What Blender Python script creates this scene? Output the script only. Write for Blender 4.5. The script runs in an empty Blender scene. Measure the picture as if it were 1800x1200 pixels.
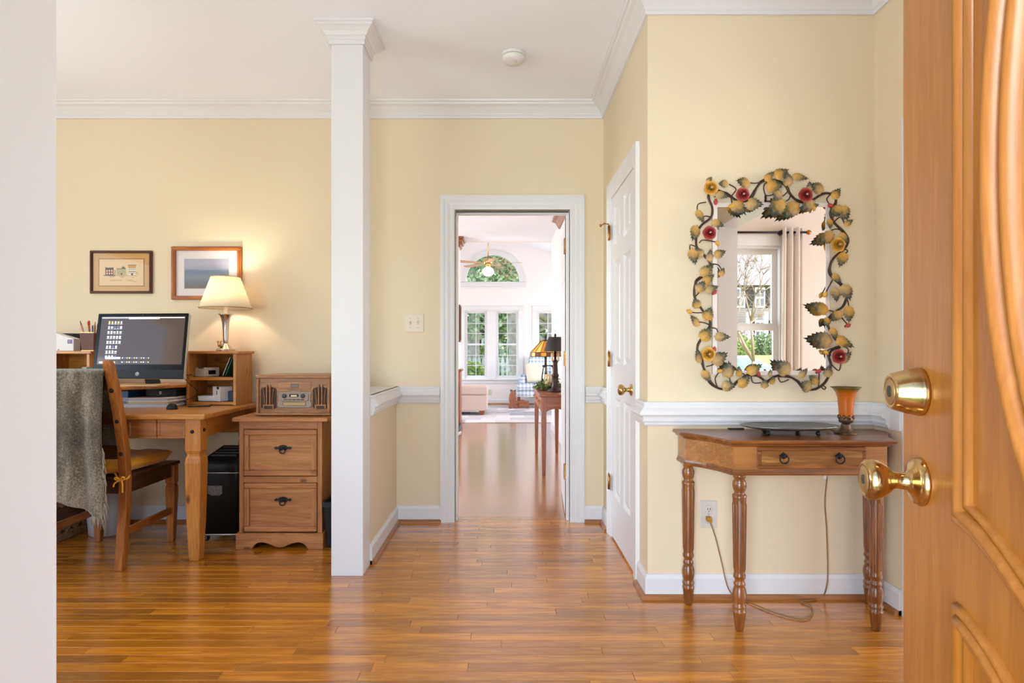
import bpy, bmesh, math, random
from mathutils import Vector, Matrix, Quaternion
from math import sin, cos, pi, radians as R, sqrt

random.seed(7)
SC = bpy.context.scene
COL = SC.collection

# ------------------------------------------------------------------ camera
F = 1050.0; VX, VY, H = 886.0, 618.0, 1.12      # focal length in pixels, vanishing point, eye height
cd = bpy.data.cameras.new('camera'); cam = bpy.data.objects.new('camera', cd); COL.objects.link(cam)
cam.location = (0, 0, H); cam.rotation_euler = (R(90), 0, 0)
cd.sensor_width = 36; cd.lens = 36 * F / 1800
cd.shift_x = (900 - VX) / 1800; cd.shift_y = (VY - 600) / 1800
cd.clip_start = 0.01; cd.clip_end = 400
SC.camera = cam

# ------------------------------------------------------------------ world, sun, daylight, added fill lamps
W = bpy.data.worlds.new('world'); SC.world = W; W.use_nodes = True
wn = W.node_tree.nodes; wl = W.node_tree.links
sky = wn.new('ShaderNodeTexSky'); sky.sky_type = 'NISHITA'; sky.sun_disc = False
sky.sun_elevation = R(42); sky.sun_rotation = R(20); sky.air_density = 1.0; sky.dust_density = 1.5
bg = wn['Background']; bg.inputs['Strength'].default_value = 0.65
wl.new(sky.outputs['Color'], bg.inputs['Color'])

sl = bpy.data.lights.new('sun', 'SUN'); sl.energy = 6; sl.angle = R(0.6); sl.color = (1, .95, .86)
so = bpy.data.objects.new('sun', sl); COL.objects.link(so)
so.rotation_euler = Vector((-0.42, -0.66, -0.72)).to_track_quat('-Z', 'Y').to_euler()

def area(name, loc, aim, sx, sy, power, color=(1, 1, 1)):
    l = bpy.data.lights.new(name, 'AREA'); l.shape = 'RECTANGLE'; l.size = sx; l.size_y = sy
    l.energy = power; l.color = color
    o = bpy.data.objects.new(name, l); COL.objects.link(o); o.location = loc
    o.rotation_euler = Vector(aim).to_track_quat('-Z', 'Z').to_euler()
    return o
DAY = (.885, .935, 1.0)
area('daylight_front_door', (-.70, -1.3, 1.0), (.22, 1, .50), 1.5, 2.0, 132, (.80, .90, 1.0))
area('daylight_office_front_window', (-2.45, -.16, 1.30), (0, 1, 1.2), 1.5, 1.5, 27, DAY)
area('daylight_office_side_window', (-4.05, 1.75, 1.30), (1, 0, 1.2), 1.4, 1.5, 38, DAY)
area('added_fill_right_room', (4.75, 1.5, 1.30), (-1, 0, .5), 1.8, 1.5, 70, DAY)  # added fill lamp, set in an invented opening out of view
area('added_fill_kitchen', (-3.35, 6.4, 1.45), (1, 0, 0), 2.4, 1.6, 140, DAY)  # fill lamp added at an unseen opening to brighten the room past the doorway
area('added_fill_sunroom_left', (-3.45, 10.8, 1.35), (1, 0, 0), 2.8, 1.6, 84, DAY)  # added fill from the unseen left side of the sunroom
area('added_fill_sunroom_right', (3.05, 10.8, 1.35), (-1, 0, 0), 2.8, 1.6, 84, DAY)  # matching added fill from the unseen right side

vs = SC.view_settings
vs.view_transform = 'Standard'; vs.look = 'None'; vs.gamma = 1; vs.use_curve_mapping = False; vs.exposure = 0.37

# ------------------------------------------------------------------ helpers
def lin(c):
    c /= 255.0
    return c / 12.92 if c <= .04045 else ((c + .055) / 1.055) ** 2.4
def rgb(r, g, b): return (lin(r), lin(g), lin(b), 1)
def X(px, Y): return (px - VX) * Y / F
def Z(py, Y): return H - (py - VY) * Y / F
def P(px, py, Y): return Vector((X(px, Y), Y, Z(py, Y)))
def G(px, py, z=0.0):
    Y = F * (H - z) / (py - VY); return Vector((X(px, Y), Y, z))

class MB:
    def __init__(s): s.v = []; s.f = []; s.m = []; s.s = []
    def add(s, vs, fs, mi=0, smooth=False):
        o = len(s.v); s.v += [Vector(v) for v in vs]
        for f in fs: s.f.append([i + o for i in f]); s.m.append(mi); s.s.append(smooth)
        return s
    def box(s, x0, x1, y0, y1, z0, z1, mi=0):
        v = [(x0,y0,z0),(x1,y0,z0),(x1,y1,z0),(x0,y1,z0),(x0,y0,z1),(x1,y0,z1),(x1,y1,z1),(x0,y1,z1)]
        return s.add(v, [(0,3,2,1),(4,5,6,7),(0,1,5,4),(1,2,6,5),(2,3,7,6),(3,0,4,7)], mi)
    def hexa(s, a, b, mi=0):      # two quads (bottom, top)
        return s.add(list(a) + list(b), [(0,3,2,1),(4,5,6,7),(0,1,5,4),(1,2,6,5),(2,3,7,6),(3,0,4,7)], mi)
    def rbox(s, c, size, rot=(0,0,0), mi=0):
        o = len(s.v); sx, sy, sz = [q/2 for q in size]
        s.box(-sx, sx, -sy, sy, -sz, sz, mi)
        from mathutils import Euler
        M = Matrix.Translation(Vector(c)) @ Euler(rot).to_matrix().to_4x4()
        for i in range(o, len(s.v)): s.v[i] = M @ s.v[i]
        return s
    def prism(s, poly, ax, a0, a1, mi=0, smooth=False):   # poly in the two other axes, in order
        def pt(p, a):
            return {'x': (a, p[0], p[1]), 'y': (p[0], a, p[1]), 'z': (p[0], p[1], a)}[ax]
        n = len(poly)
        v = [pt(p, a0) for p in poly] + [pt(p, a1) for p in poly]
        o = len(s.v)
        s.add(v, [(i, (i+1) % n, n + (i+1) % n, n + i) for i in range(n)], mi, smooth)
        for base in (range(n), range(n, 2*n)):
            s.f.append([o + i for i in base]); s.m.append(mi); s.s.append(False)
        return s
    def lathe(s, prof, c=(0,0,0), axis=(0,0,1), seg=24, mi=0, smooth=True, cap=True, flute=None):
        q = Vector((0,0,1)).rotation_difference(Vector(axis).normalized()); c = Vector(c)
        v = []
        for (r, z) in prof:
            for k in range(seg):
                rr = r
                if flute and flute[0] <= z <= flute[1] and k % 3 == 0: rr = r * flute[2]
                a = 2*pi*k/seg
                v.append(c + q @ Vector((rr*cos(a), rr*sin(a), z)))
        fs = []
        for j in range(len(prof)-1):
            for k in range(seg):
                k2 = (k+1) % seg
                fs.append((j*seg+k, j*seg+k2, (j+1)*seg+k2, (j+1)*seg+k))
        o = len(s.v); s.add(v, fs, mi, smooth)
        if cap:
            for j in (0, len(prof)-1):
                if prof[j][0] > 1e-5:
                    s.f.append([o + j*seg + k for k in range(seg)]); s.m.append(mi); s.s.append(False)
        return s
    def loft(s, levels, mi=0, smooth=False):   # levels: list of rings with equal count
        n = len(levels[0]); v = [p for l in levels for p in l]; fs = []
        for j in range(len(levels)-1):
            for k in range(n):
                k2 = (k+1) % n
                fs.append((j*n+k, j*n+k2, (j+1)*n+k2, (j+1)*n+k))
        o = len(s.v); s.add(v, fs, mi, smooth)
        for j in (0, len(levels)-1):
            s.f.append([o + j*n + k for k in range(n)]); s.m.append(mi); s.s.append(False)
        return s
    def sq(s, levels, mi=0):       # square section: (cx, cy, z, hx, hy)
        return s.loft([[(x-a,y-b,z),(x+a,y-b,z),(x+a,y+b,z),(x-a,y+b,z)] for (x,y,z,a,b) in levels], mi)
    def tube(s, pts, r, seg=8, closed=False, mi=0):
        pts = [Vector(p) for p in pts]; n = len(pts)
        rs = r if isinstance(r, (list, tuple)) else [r]*n
        rings = []; up = None
        for i, p in enumerate(pts):
            a = pts[(i-1) % n] if (closed or i) else pts[0]
            b = pts[(i+1) % n] if (closed or i < n-1) else pts[-1]
            t = (b - a).normalized() if (b-a).length > 1e-9 else Vector((0,0,1))
            if up is None:
                up = Vector((0,0,1)) if abs(t.z) < .9 else Vector((1,0,0))
            x = up.cross(t)
            if x.length < 1e-6: x = Vector((1,0,0)).cross(t)
            x.normalize(); y = t.cross(x); up = y
            rings.append([p + (x*cos(2*pi*k/seg) + y*sin(2*pi*k/seg))*rs[i] for k in range(seg)])
        if closed:
            v = [q for l in rings for q in l]; fs = []
            for j in range(n):
                for k in range(seg):
                    j2 = (j+1) % n; k2 = (k+1) % seg
                    fs.append((j*seg+k, j*seg+k2, j2*seg+k2, j2*seg+k))
            return s.add(v, fs, mi, True)
        return s.loft(rings, mi, True)
    def ball(s, c, r, seg=16, rings=10, mi=0):
        rx, ry, rz = r if isinstance(r, (tuple, list)) else (r, r, r)
        lv = []
        for j in range(rings+1):
            a = -pi/2 + pi*j/rings; a = max(-pi/2+.02, min(pi/2-.02, a))
            lv.append([(c[0]+rx*cos(a)*cos(2*pi*k/seg), c[1]+ry*cos(a)*sin(2*pi*k/seg), c[2]+rz*sin(a)) for k in range(seg)])
        return s.loft(lv, mi, True)
    def grid(s, fn, nu, nv, mi=0, smooth=True):
        v = [fn(i/nu, j/nv) for j in range(nv+1) for i in range(nu+1)]
        return s.add(v, [(j*(nu+1)+i, j*(nu+1)+i+1, (j+1)*(nu+1)+i+1, (j+1)*(nu+1)+i) for j in range(nv) for i in range(nu)], mi, smooth)
    def molding(s, path, prof, closed=False, mi=0):
        n = len(path); path = [Vector((p[0], p[1], 0)) for p in path]; rings = []
        def ln(a, b):
            d = (b-a).normalized(); return Vector((-d.y, d.x, 0))
        for i in range(n):
            ns = []
            if closed or i > 0: ns.append(ln(path[(i-1) % n], path[i]))
            if closed or i < n-1: ns.append(ln(path[i], path[(i+1) % n]))
            m = ns[0] if len(ns) == 1 else (ns[0]+ns[1]) / (1 + ns[0].dot(ns[1]))
            rings.append([path[i] + m*d + Vector((0,0,z)) for d, z in prof])
        if closed: rings.append([p.copy() for p in rings[0]])
        return s.loft(rings, mi)

def spline(pts, sub=4, closed=False):
    pts = [Vector(p) for p in pts]; n = len(pts); out = []
    rng = n if closed else n-1
    for i in range(rng):
        p0 = pts[(i-1) % n] if (closed or i) else pts[0]
        p1 = pts[i]; p2 = pts[(i+1) % n]
        p3 = pts[(i+2) % n] if (closed or i+2 < n) else pts[-1]
        for k in range(sub):
            t = k/sub
            out.append(.5*((2*p1) + (p2-p0)*t + (2*p0-5*p1+4*p2-p3)*t*t + (3*p1-p0-3*p2+p3)*t**3))
    if not closed: out.append(pts[-1])
    return out

def rootloc(o):
    while o.parent: o = o.parent
    return Vector(o.location)

def obj(name, mb, mat, parent=None, world=True, bevel=0, seg=1, fixn=True, subsurf=0):
    me = bpy.data.meshes.new(name)
    vs = mb.v; off = Vector((0,0,0))
    if parent is not None:
        if world: off = rootloc(parent)
    else:
        lo = [min(v[i] for v in vs) for i in range(3)]; hi = [max(v[i] for v in vs) for i in range(3)]
        off = Vector(((lo[0]+hi[0])/2, (lo[1]+hi[1])/2, lo[2]))
    me.from_pydata([tuple(v-off) for v in vs], [], mb.f)
    me.polygons.foreach_set('material_index', mb.m); me.polygons.foreach_set('use_smooth', mb.s)
    if fixn:
        bm = bmesh.new(); bm.from_mesh(me); bmesh.ops.recalc_face_normals(bm, faces=bm.faces); bm.to_mesh(me); bm.free()
    for m in (mat if isinstance(mat, (list, tuple)) else [mat]): me.materials.append(m)
    o = bpy.data.objects.new(name, me); COL.objects.link(o)
    if parent is not None: o.parent = parent
    else: o.location = off
    if bevel:
        b = o.modifiers.new('bevel', 'BEVEL'); b.width = bevel; b.segments = seg; b.limit_method = 'ANGLE'; b.angle_limit = R(40)
    if subsurf:
        b = o.modifiers.new('sub', 'SUBSURF'); b.levels = subsurf; b.render_levels = subsurf
    return o

def tag(o, label, cat, group=None, kind=None):
    o['label'] = label; o['category'] = cat
    if group: o['group'] = group
    if kind: o['kind'] = kind
    return o
def thing(name, loc, label, cat, group=None, rz=0, kind=None):
    o = bpy.data.objects.new(name, None); COL.objects.link(o); o.empty_display_size = .05
    o.location = loc; o.rotation_euler = (0, 0, rz)
    return tag(o, label, cat, group, kind)
def inst(src, parent, M=None):
    c = src.copy(); COL.objects.link(c); c.parent = parent
    if M is not None: c.matrix_local = M
    return c

# ------------------------------------------------------------------ materials
def base(name):
    m = bpy.data.materials.new(name); m.use_nodes = True
    return m, m.node_tree.nodes, m.node_tree.links, m.node_tree.nodes['Principled BSDF']
def mat(name, col, rough=.5, metal=0, coat=0, var=0, vscale=8, bump=0, bscale=200, emit=None, estr=0, trans=0, spec=.5, sheen=0, alpha=1, sss=0):
    m, n, l, b = base(name)
    b.inputs['Base Color'].default_value = col; b.inputs['Roughness'].default_value = rough
    b.inputs['Metallic'].default_value = metal; b.inputs['Coat Weight'].default_value = coat
    b.inputs['Specular IOR Level'].default_value = spec; b.inputs['Sheen Weight'].default_value = sheen
    b.inputs['Transmission Weight'].default_value = trans
    if sss:
        b.inputs['Subsurface Weight'].default_value = sss; b.inputs['Subsurface Radius'].default_value = (.02,.02,.02)
    if emit: b.inputs['Emission Color'].default_value = emit; b.inputs['Emission Strength'].default_value = estr
    tc = n.new('ShaderNodeTexCoord')
    if var:
        t = n.new('ShaderNodeTexNoise'); t.inputs['Scale'].default_value = vscale; t.inputs['Detail'].default_value = 4
        l.new(tc.outputs['Object'], t.inputs['Vector'])
        r = n.new('ShaderNodeMapRange'); r.inputs['From Min'].default_value = .3; r.inputs['From Max'].default_value = .7
        r.inputs['To Min'].default_value = 1-var; r.inputs['To Max'].default_value = 1+var*.6
        l.new(t.outputs['Fac'], r.inputs['Value'])
        mx = n.new('ShaderNodeMix'); mx.data_type = 'RGBA'; mx.blend_type = 'MULTIPLY'; mx.inputs['Factor'].default_value = 1
        mx.inputs['A'].default_value = col; l.new(r.outputs['Result'], mx.inputs['B']); l.new(mx.outputs['Result'], b.inputs['Base Color'])
    if bump:
        t = n.new('ShaderNodeTexNoise'); t.inputs['Scale'].default_value = bscale; t.inputs['Detail'].default_value = 3
        l.new(tc.outputs['Object'], t.inputs['Vector'])
        bp = n.new('ShaderNodeBump'); bp.inputs['Strength'].default_value = bump; bp.inputs['Distance'].default_value = .002
        l.new(t.outputs['Fac'], bp.inputs['Height']); l.new(bp.outputs['Normal'], b.inputs['Normal'])
    return m
def wood(name, c1, c2, axis='x', rough=.4, coat=.15, scale=1.0, knots=0, rnd=False, rndamt=.25, grain=1.0, c3=None):
    """c1 light, c2 dark grain running along axis"""
    m, n, l, b = base(name)
    b.inputs['Roughness'].default_value = rough; b.inputs['Coat Weight'].default_value = coat; b.inputs['Coat Roughness'].default_value = .18
    tc = n.new('ShaderNodeTexCoord'); vec = tc.outputs['Object']
    if rnd:
        oi = n.new('ShaderNodeObjectInfo'); mu = n.new('ShaderNodeMath'); mu.operation = 'MULTIPLY'; mu.inputs[1].default_value = 97
        l.new(oi.outputs['Random'], mu.inputs[0])
        ad = n.new('ShaderNodeVectorMath'); ad.operation = 'ADD'; l.new(vec, ad.inputs[0]); l.new(mu.outputs[0], ad.inputs[1]); vec = ad.outputs[0]
    mp = n.new('ShaderNodeMapping'); sc = {'x': (1.2,14,14), 'y': (14,1.2,14), 'z': (14,14,1.2)}[axis]
    mp.inputs['Scale'].default_value = [q*scale for q in sc]; l.new(vec, mp.inputs['Vector'])
    t1 = n.new('ShaderNodeTexNoise'); t1.inputs['Scale'].default_value = 1.6; t1.inputs['Detail'].default_value = 4; t1.inputs['Distortion'].default_value = 1.3
    l.new(mp.outputs['Vector'], t1.inputs['Vector'])
    ml = n.new('ShaderNodeMath'); ml.operation = 'MULTIPLY'; ml.inputs[1].default_value = 14
    l.new(t1.outputs['Fac'], ml.inputs[0])
    sn = n.new('ShaderNodeMath'); sn.operation = 'SINE'; l.new(ml.outputs[0], sn.inputs[0])
    t2 = n.new('ShaderNodeTexNoise'); t2.inputs['Scale'].default_value = 9; t2.inputs['Detail'].default_value = 3
    l.new(mp.outputs['Vector'], t2.inputs['Vector'])
    r1 = n.new('ShaderNodeMapRange'); r1.inputs['From Min'].default_value = -1; r1.inputs['From Max'].default_value = 1
    r1.inputs['To Min'].default_value = 0; r1.inputs['To Max'].default_value = .55*grain; l.new(sn.outputs[0], r1.inputs['Value'])
    r2 = n.new('ShaderNodeMapRange'); r2.inputs['From Min'].default_value = .35; r2.inputs['From Max'].default_value = .75
    r2.inputs['To Min'].default_value = 0; r2.inputs['To Max'].default_value = .5*grain; l.new(t2.outputs['Fac'], r2.inputs['Value'])
    sm = n.new('ShaderNodeMath'); sm.operation = 'ADD'; sm.use_clamp = True; l.new(r1.outputs[0], sm.inputs[0]); l.new(r2.outputs[0], sm.inputs[1])
    mx = n.new('ShaderNodeMix'); mx.data_type = 'RGBA'; mx.inputs['A'].default_value = c1; mx.inputs['B'].default_value = c2
    l.new(sm.outputs[0], mx.inputs['Factor']); out = mx.outputs['Result']
    if knots:
        mk = n.new('ShaderNodeMapping'); mk.inputs['Scale'].default_value = {'x': (3.2,6,6), 'y': (6,3.2,6), 'z': (6,6,3.2)}[axis]
        l.new(vec, mk.inputs['Vector'])
        vo = n.new('ShaderNodeTexVoronoi'); vo.inputs['Scale'].default_value = knots; l.new(mk.outputs['Vector'], vo.inputs['Vector'])
        rk = n.new('ShaderNodeMapRange'); rk.inputs['From Min'].default_value = .06; rk.inputs['From Max'].default_value = .15
        rk.inputs['To Min'].default_value = .85; rk.inputs['To Max'].default_value = 0; l.new(vo.outputs['Distance'], rk.inputs['Value'])
        m2 = n.new('ShaderNodeMix'); m2.data_type = 'RGBA'; l.new(rk.outputs[0], m2.inputs['Factor']); l.new(out, m2.inputs['A'])
        m2.inputs['B'].default_value = rgb(84, 44, 22); out = m2.outputs['Result']
    if rnd:
        rr = n.new('ShaderNodeMapRange'); rr.inputs['To Min'].default_value = 1-rndamt; rr.inputs['To Max'].default_value = 1+rndamt*.7
        l.new(oi.outputs['Random'], rr.inputs['Value'])
        m3 = n.new('ShaderNodeMix'); m3.data_type = 'RGBA'; m3.blend_type = 'MULTIPLY'; m3.inputs['Factor'].default_value = 1
        l.new(out, m3.inputs['A']); l.new(rr.outputs[0], m3.inputs['B']); out = m3.outputs['Result']
    l.new(out, b.inputs['Base Color'])
    bp = n.new('ShaderNodeBump'); bp.inputs['Strength'].default_value = .06; bp.inputs['Distance'].default_value = .002
    l.new(sm.outputs[0], bp.inputs['Height']); l.new(bp.outputs['Normal'], b.inputs['Normal'])
    return m
def woods(name, *a, **k): return {ax: wood(name+'_'+ax, *a, axis=ax, **k) for ax in 'xyz'}

WALL = mat('wall_paint_pale_yellow', rgb(228, 209, 178), .55, bump=.04, bscale=350)
WALLR = mat('wall_paint_pinkish_white', rgb(240, 234, 232), .6, bump=.04, bscale=350)
WALLP = mat('wall_paint_rosy_beige', rgb(218, 202, 190), .6, bump=.04, bscale=350)
TRIM = mat('trim_paint_white', rgb(224, 223, 224), .35, spec=.45)
CEIL = mat('ceiling_paint_white', rgb(243, 247, 252), .8, spec=.2)
PINE = woods('honey_pine', rgb(212, 146, 64), rgb(174, 104, 36), rough=.38, coat=.2, knots=1.5)
CABW = woods('brown_pine', rgb(192, 130, 74), rgb(150, 92, 46), rough=.5, coat=.08, knots=1.6)
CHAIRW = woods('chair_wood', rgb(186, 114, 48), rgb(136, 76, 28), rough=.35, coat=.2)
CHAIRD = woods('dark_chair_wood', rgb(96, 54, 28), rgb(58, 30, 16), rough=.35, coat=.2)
TABW = woods('console_brown_wood', rgb(152, 92, 42), rgb(96, 52, 22), rough=.3, coat=.3)
TABM = woods('console_mid_wood', rgb(180, 122, 64), rgb(132, 80, 40), rough=.3, coat=.3, grain=.8)
BURL = wood('burl_veneer', rgb(204, 152, 80), rgb(126, 78, 30), 'x', rough=.35, coat=.2, scale=.5, grain=1.5)
DOORW = woods('front_door_wood', rgb(172, 108, 40), rgb(148, 86, 26), rough=.38, coat=.15, grain=.8, scale=1.6)
FLOORP = wood('oak_plank', rgb(216, 138, 28), rgb(168, 96, 12), 'x', rough=.27, coat=1.0, rnd=True, rndamt=.28, grain=1.0)
SHOE = wood('shoe_molding_oak', rgb(176, 116, 66), rgb(140, 86, 44), 'x', rough=.35)
RADW = wood('radio_oak', rgb(178, 118, 60), rgb(124, 74, 34), 'x', rough=.4, coat=.15, scale=2.5)
BRASS = mat('polished_brass', rgb(206, 172, 116), .18, 1, var=.3, vscale=30)
ABRASS = mat('aged_brass', rgb(166, 118, 62), .3, 1, var=.3, vscale=40)
STEEL = mat('brushed_steel', rgb(190, 188, 186), .28, 1)
CHROME = mat('lamp_silver', rgb(206, 196, 186), .16, 1)
IRON = mat('black_iron', rgb(38, 36, 38), .45, .6)
BLACK = mat('black_plastic', rgb(20, 20, 21), .45, spec=.3)
DGREY = mat('dark_grey_plastic', rgb(60, 61, 66), .45)
WHITEP = mat('white_plastic', rgb(232, 230, 226), .4)
IVORY = mat('ivory_plastic', rgb(226, 214, 192), .4)
GREYP = mat('grey_plate', rgb(206, 200, 190), .4)
PAPER = mat('white_paper', rgb(236, 232, 228), .8)
CREAM = mat('cream_paper', rgb(236, 214, 170), .8)
def glass_mat(name, tint=(1,1,1,1), refl=1.0):
    m = bpy.data.materials.new(name); m.use_nodes = True; n = m.node_tree.nodes; l = m.node_tree.links
    n.remove(n['Principled BSDF']); o = n['Material Output']
    tr = n.new('ShaderNodeBsdfTransparent'); tr.inputs['Color'].default_value = tint
    gl = n.new('ShaderNodeBsdfGlossy'); gl.inputs['Roughness'].default_value = .02
    fr = n.new('ShaderNodeFresnel'); fr.inputs['IOR'].default_value = 1.45
    mu = n.new('ShaderNodeMath'); mu.operation = 'MULTIPLY'; mu.inputs[1].default_value = refl; l.new(fr.outputs[0], mu.inputs[0])
    mx = n.new('ShaderNodeMixShader'); l.new(mu.outputs[0], mx.inputs[0]); l.new(tr.outputs[0], mx.inputs[1]); l.new(gl.outputs[0], mx.inputs[2])
    l.new(mx.outputs[0], o.inputs['Surface']); return m
GLASS = glass_mat('window_glass', (.97,.98,.98,1), .2)
PGLASS = glass_mat('picture_glass', (1,1,1,1), .3)

# ================================================================== THE SETTING
YB, YM, XR, XC, XH, ZC = 3.933, 2.724, 1.689, .655, -.708, 2.75    # back wall, mirror wall, right wall, closet wall, half wall, ceiling
YF = .03                                                            # inner face of the front wall
XL = -3.9                                                           # office side wall
Y2, YS, YE = 4.053, 8.8, 12.8                                       # back of door wall, sunroom start, sunroom end wall
LR, RR, SL, SR = -3.2, .70, -3.3, 2.9

def wall_y(mb, x0, x1, y0, y1, z0, z1, holes=()):
    xs = sorted({x0, x1} | {h[0] for h in holes} | {h[1] for h in holes})
    for a, b in zip(xs, xs[1:]):
        cut = sorted((h[2], h[3]) for h in holes if h[0] <= a + 1e-6 and h[1] >= b - 1e-6)
        z = z0
        for c, d in cut:
            if c > z + 1e-6: mb.box(a, b, y0, y1, z, c)
            z = d
        if z < z1 - 1e-6: mb.box(a, b, y0, y1, z, z1)
    return mb
def wall_x(mb, x0, x1, y0, y1, z0, z1, holes=()):
    ys = sorted({y0, y1} | {h[0] for h in holes} | {h[1] for h in holes})
    for a, b in zip(ys, ys[1:]):
        cut = sorted((h[2], h[3]) for h in holes if h[0] <= a + 1e-6 and h[1] >= b - 1e-6)
        z = z0
        for c, d in cut:
            if c > z + 1e-6: mb.box(x0, x1, a, b, z, c)
            z = d
        if z < z1 - 1e-6: mb.box(x0, x1, a, b, z, z1)
    return mb
def struct(name, mb, m, label, cat, **k):
    return tag(obj(name, mb, m, **k), label, cat, kind='structure')

# ---- floor with its oak strips
def floor_far_mat():
    m, n, l, b = base('oak_strip_floor')
    b.inputs['Roughness'].default_value = .24; b.inputs['Coat Weight'].default_value = 1.0; b.inputs['Coat Roughness'].default_value = .15
    tc = n.new('ShaderNodeTexCoord')
    br = n.new('ShaderNodeTexBrick'); br.offset = .37; br.inputs['Scale'].default_value = 1
    br.inputs['Brick Width'].default_value = .9; br.inputs['Row Height'].default_value = .057; br.inputs['Mortar Size'].default_value = .0009
    br.inputs['Color1'].default_value = rgb(184, 120, 56); br.inputs['Color2'].default_value = rgb(158, 96, 40); br.inputs['Mortar'].default_value = rgb(92, 52, 24)
    l.new(tc.outputs['Object'], br.inputs['Vector'])
    mp = n.new('ShaderNodeMapping'); mp.inputs['Scale'].default_value = (2, 40, 1); l.new(tc.outputs['Object'], mp.inputs['Vector'])
    t = n.new('ShaderNodeTexNoise'); t.inputs['Scale'].default_value = 2; t.inputs['Detail'].default_value = 5; l.new(mp.outputs['Vector'], t.inputs['Vector'])
    r = n.new('ShaderNodeMapRange'); r.inputs['To Min'].default_value = .75; r.inputs['To Max'].default_value = 1.2; l.new(t.outputs['Fac'], r.inputs['Value'])
    mx = n.new('ShaderNodeMix'); mx.data_type = 'RGBA'; mx.blend_type = 'MULTIPLY'; mx.inputs['Factor'].default_value = 1
    l.new(br.outputs['Color'], mx.inputs['A']); l.new(r.outputs[0], mx.inputs['B']); l.new(mx.outputs['Result'], b.inputs['Base Color'])
    return m
FLOORF = floor_far_mat()
PX0, PX1, PY0, PY1 = -3.2, 2.0, 1.75, Y2
fm = MB()
fm.box(XL-.12, 4.72, -.1, PY0, -.08, 0); fm.box(XL-.12, PX0, PY0, Y2, -.08, 0); fm.box(PX1, 4.72, PY0, Y2, -.08, 0)
fm.box(PX0, PX1, PY0, PY1, -.08, -.012)
fm.box(SL-.12, SR+.12, Y2, YE+.12, -.08, 0)
floor = struct('floor', fm, FLOORF, 'polished honey oak strip floor running through the foyer and rooms', 'floor')
row = 0; y = PY0; npl = 0; RW = .0572
while y < PY1 - .01:
    y1 = min(y + RW, PY1)
    # only as far as the strips can be picked apart along the visible width
    xa, xb = max(PX0, -.82*y1 - .15), min(PX1, .70*y1 + .2)
    x = PX0
    cuts = []
    xx = xa - random.uniform(0, .6)
    while xx < xb:
        cuts.append(xx); xx += random.choice((.34, .48, .62, .78, .95, 1.15))
    cuts[0] = PX0; cuts.append(PX1)
    for a, b in zip(cuts, cuts[1:]):
        if b - a < .02: continue
        g = .0004
        pm = MB().box(a+g, b-g, y+g, y1-g, -.012, 0)
        o = obj('plank', pm, FLOORP, floor, bevel=.0008)
        npl += 1
    y = y1
# ---- ceiling
struct('ceiling', MB().box(XL-.12, 4.72, -.1, Y2, ZC, ZC+.1), CEIL, 'flat white ceiling over foyer and office', 'ceiling')

# ---- walls of foyer and office
DX0, DX1, DZ = -.318, .427, 2.045
struct('wall_back', wall_y(MB(), XL, XC+.12, YB, Y2, 0, ZC, [(DX0, DX1, 0, DZ)]), WALL, 'pale yellow back wall with the doorway', 'wall')
struct('wall_closet', wall_x(MB(), XC, XC+.12, YM, YB, 0, ZC, [(2.98, 3.625, 0, DZ)]), WALL, 'pale yellow wall holding the white closet door', 'wall')
struct('wall_mirror', MB().box(XC+.12, 4.6, YM, YM+.12, 0, ZC), WALL, 'pale yellow wall behind mirror and console table', 'wall')
struct('wall_right', wall_x(MB(), XR, XR+.15, YF, YM, 0, ZC, [(.68, 2.535, 0, 2.11)]), WALL, 'pale yellow right wall with an open passage beside the front door', 'wall')
struct('wall_left', wall_x(MB(), XL-.12, XL, YF, YB, 0, ZC, [(1.05, 2.45, .6, 2.1)]), WALL, 'pale yellow office side wall with a window', 'wall')
struct('wall_front', wall_y(MB(), XL-.12, 4.72, YF-.13, YF, 0, ZC, [(-3.2, -1.7, .6, 2.1), (-.535, .405, 0, 2.06), (1.90, 2.50, .62, 2.07)]), WALLP, 'front wall with entrance doorway and windows', 'wall')
struct('wall_far_right', wall_x(MB(), 4.6, 4.72, YF, YM, 0, ZC, [(.6, 2.4, .6, 2.1)]), WALLP, 'wall of the room to the right, with an added opening for fill light', 'wall')  # opening made up to let the right-room fill lamp in
hw = MB().box(XH-.135, XH, 3.142, YB, 0, .872)
hwall = struct('wall_half', hw, WALL, 'low yellow half wall between column and back wall', 'wall')
cp = MB().box(XH-.165, XH+.02, 3.142, YB, .872, .892)
obj('cap', cp, TRIM, hwall, bevel=.006, seg=2)
tag(obj('soffit_lining', MB().box(XR-.002, XR+.152, .68, 2.535, 2.100, 2.11).box(XR-.002, XR+.152, .68, .69, 0, 2.1).box(XR-.002, XR+.152, 2.525, 2.535, 0, 2.1), TRIM), 'white lining under the header of the right passage', 'trim', kind='structure').name = 'trim_9'

# ---- mouldings
CROWN = [(0,-.098),(.012,-.098),(.013,-.084),(.020,-.078),(.022,-.070),(.034,-.055),(.052,-.036),(.070,-.026),(.074,-.016),(.086,-.013),(.090,-.002),(.095,0),(0,0)]
RAIL = [(0,.892),(.018,.892),(.022,.884),(.020,.878),(.026,.866),(.036,.856),(.044,.846),(.046,.838),(.042,.832),(.030,.829),(.026,.818),(.030,.812),(.028,.804),(.020,.801),(.018,.790),(.012,.783),(0,.783)]
BASE = [(0,0),(.014,0),(.014,.09),(.010,.098),(.006,.108),(0,.108)]
SHOEP = [(0,0),(.032,0),(.031,.010),(.026,.017),(.014,.021),(0,.021)]
cz = [(d, ZC+z) for d, z in CROWN]
crown = MB().molding([(XR,YF),(XR,YM),(XC,YM),(XC,YB),(XL,YB),(XL,YF)], cz, closed=True)
struct('trim_1', crown, TRIM, 'white stepped crown moulding around foyer and office ceiling', 'moulding')
rl = MB()
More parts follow.
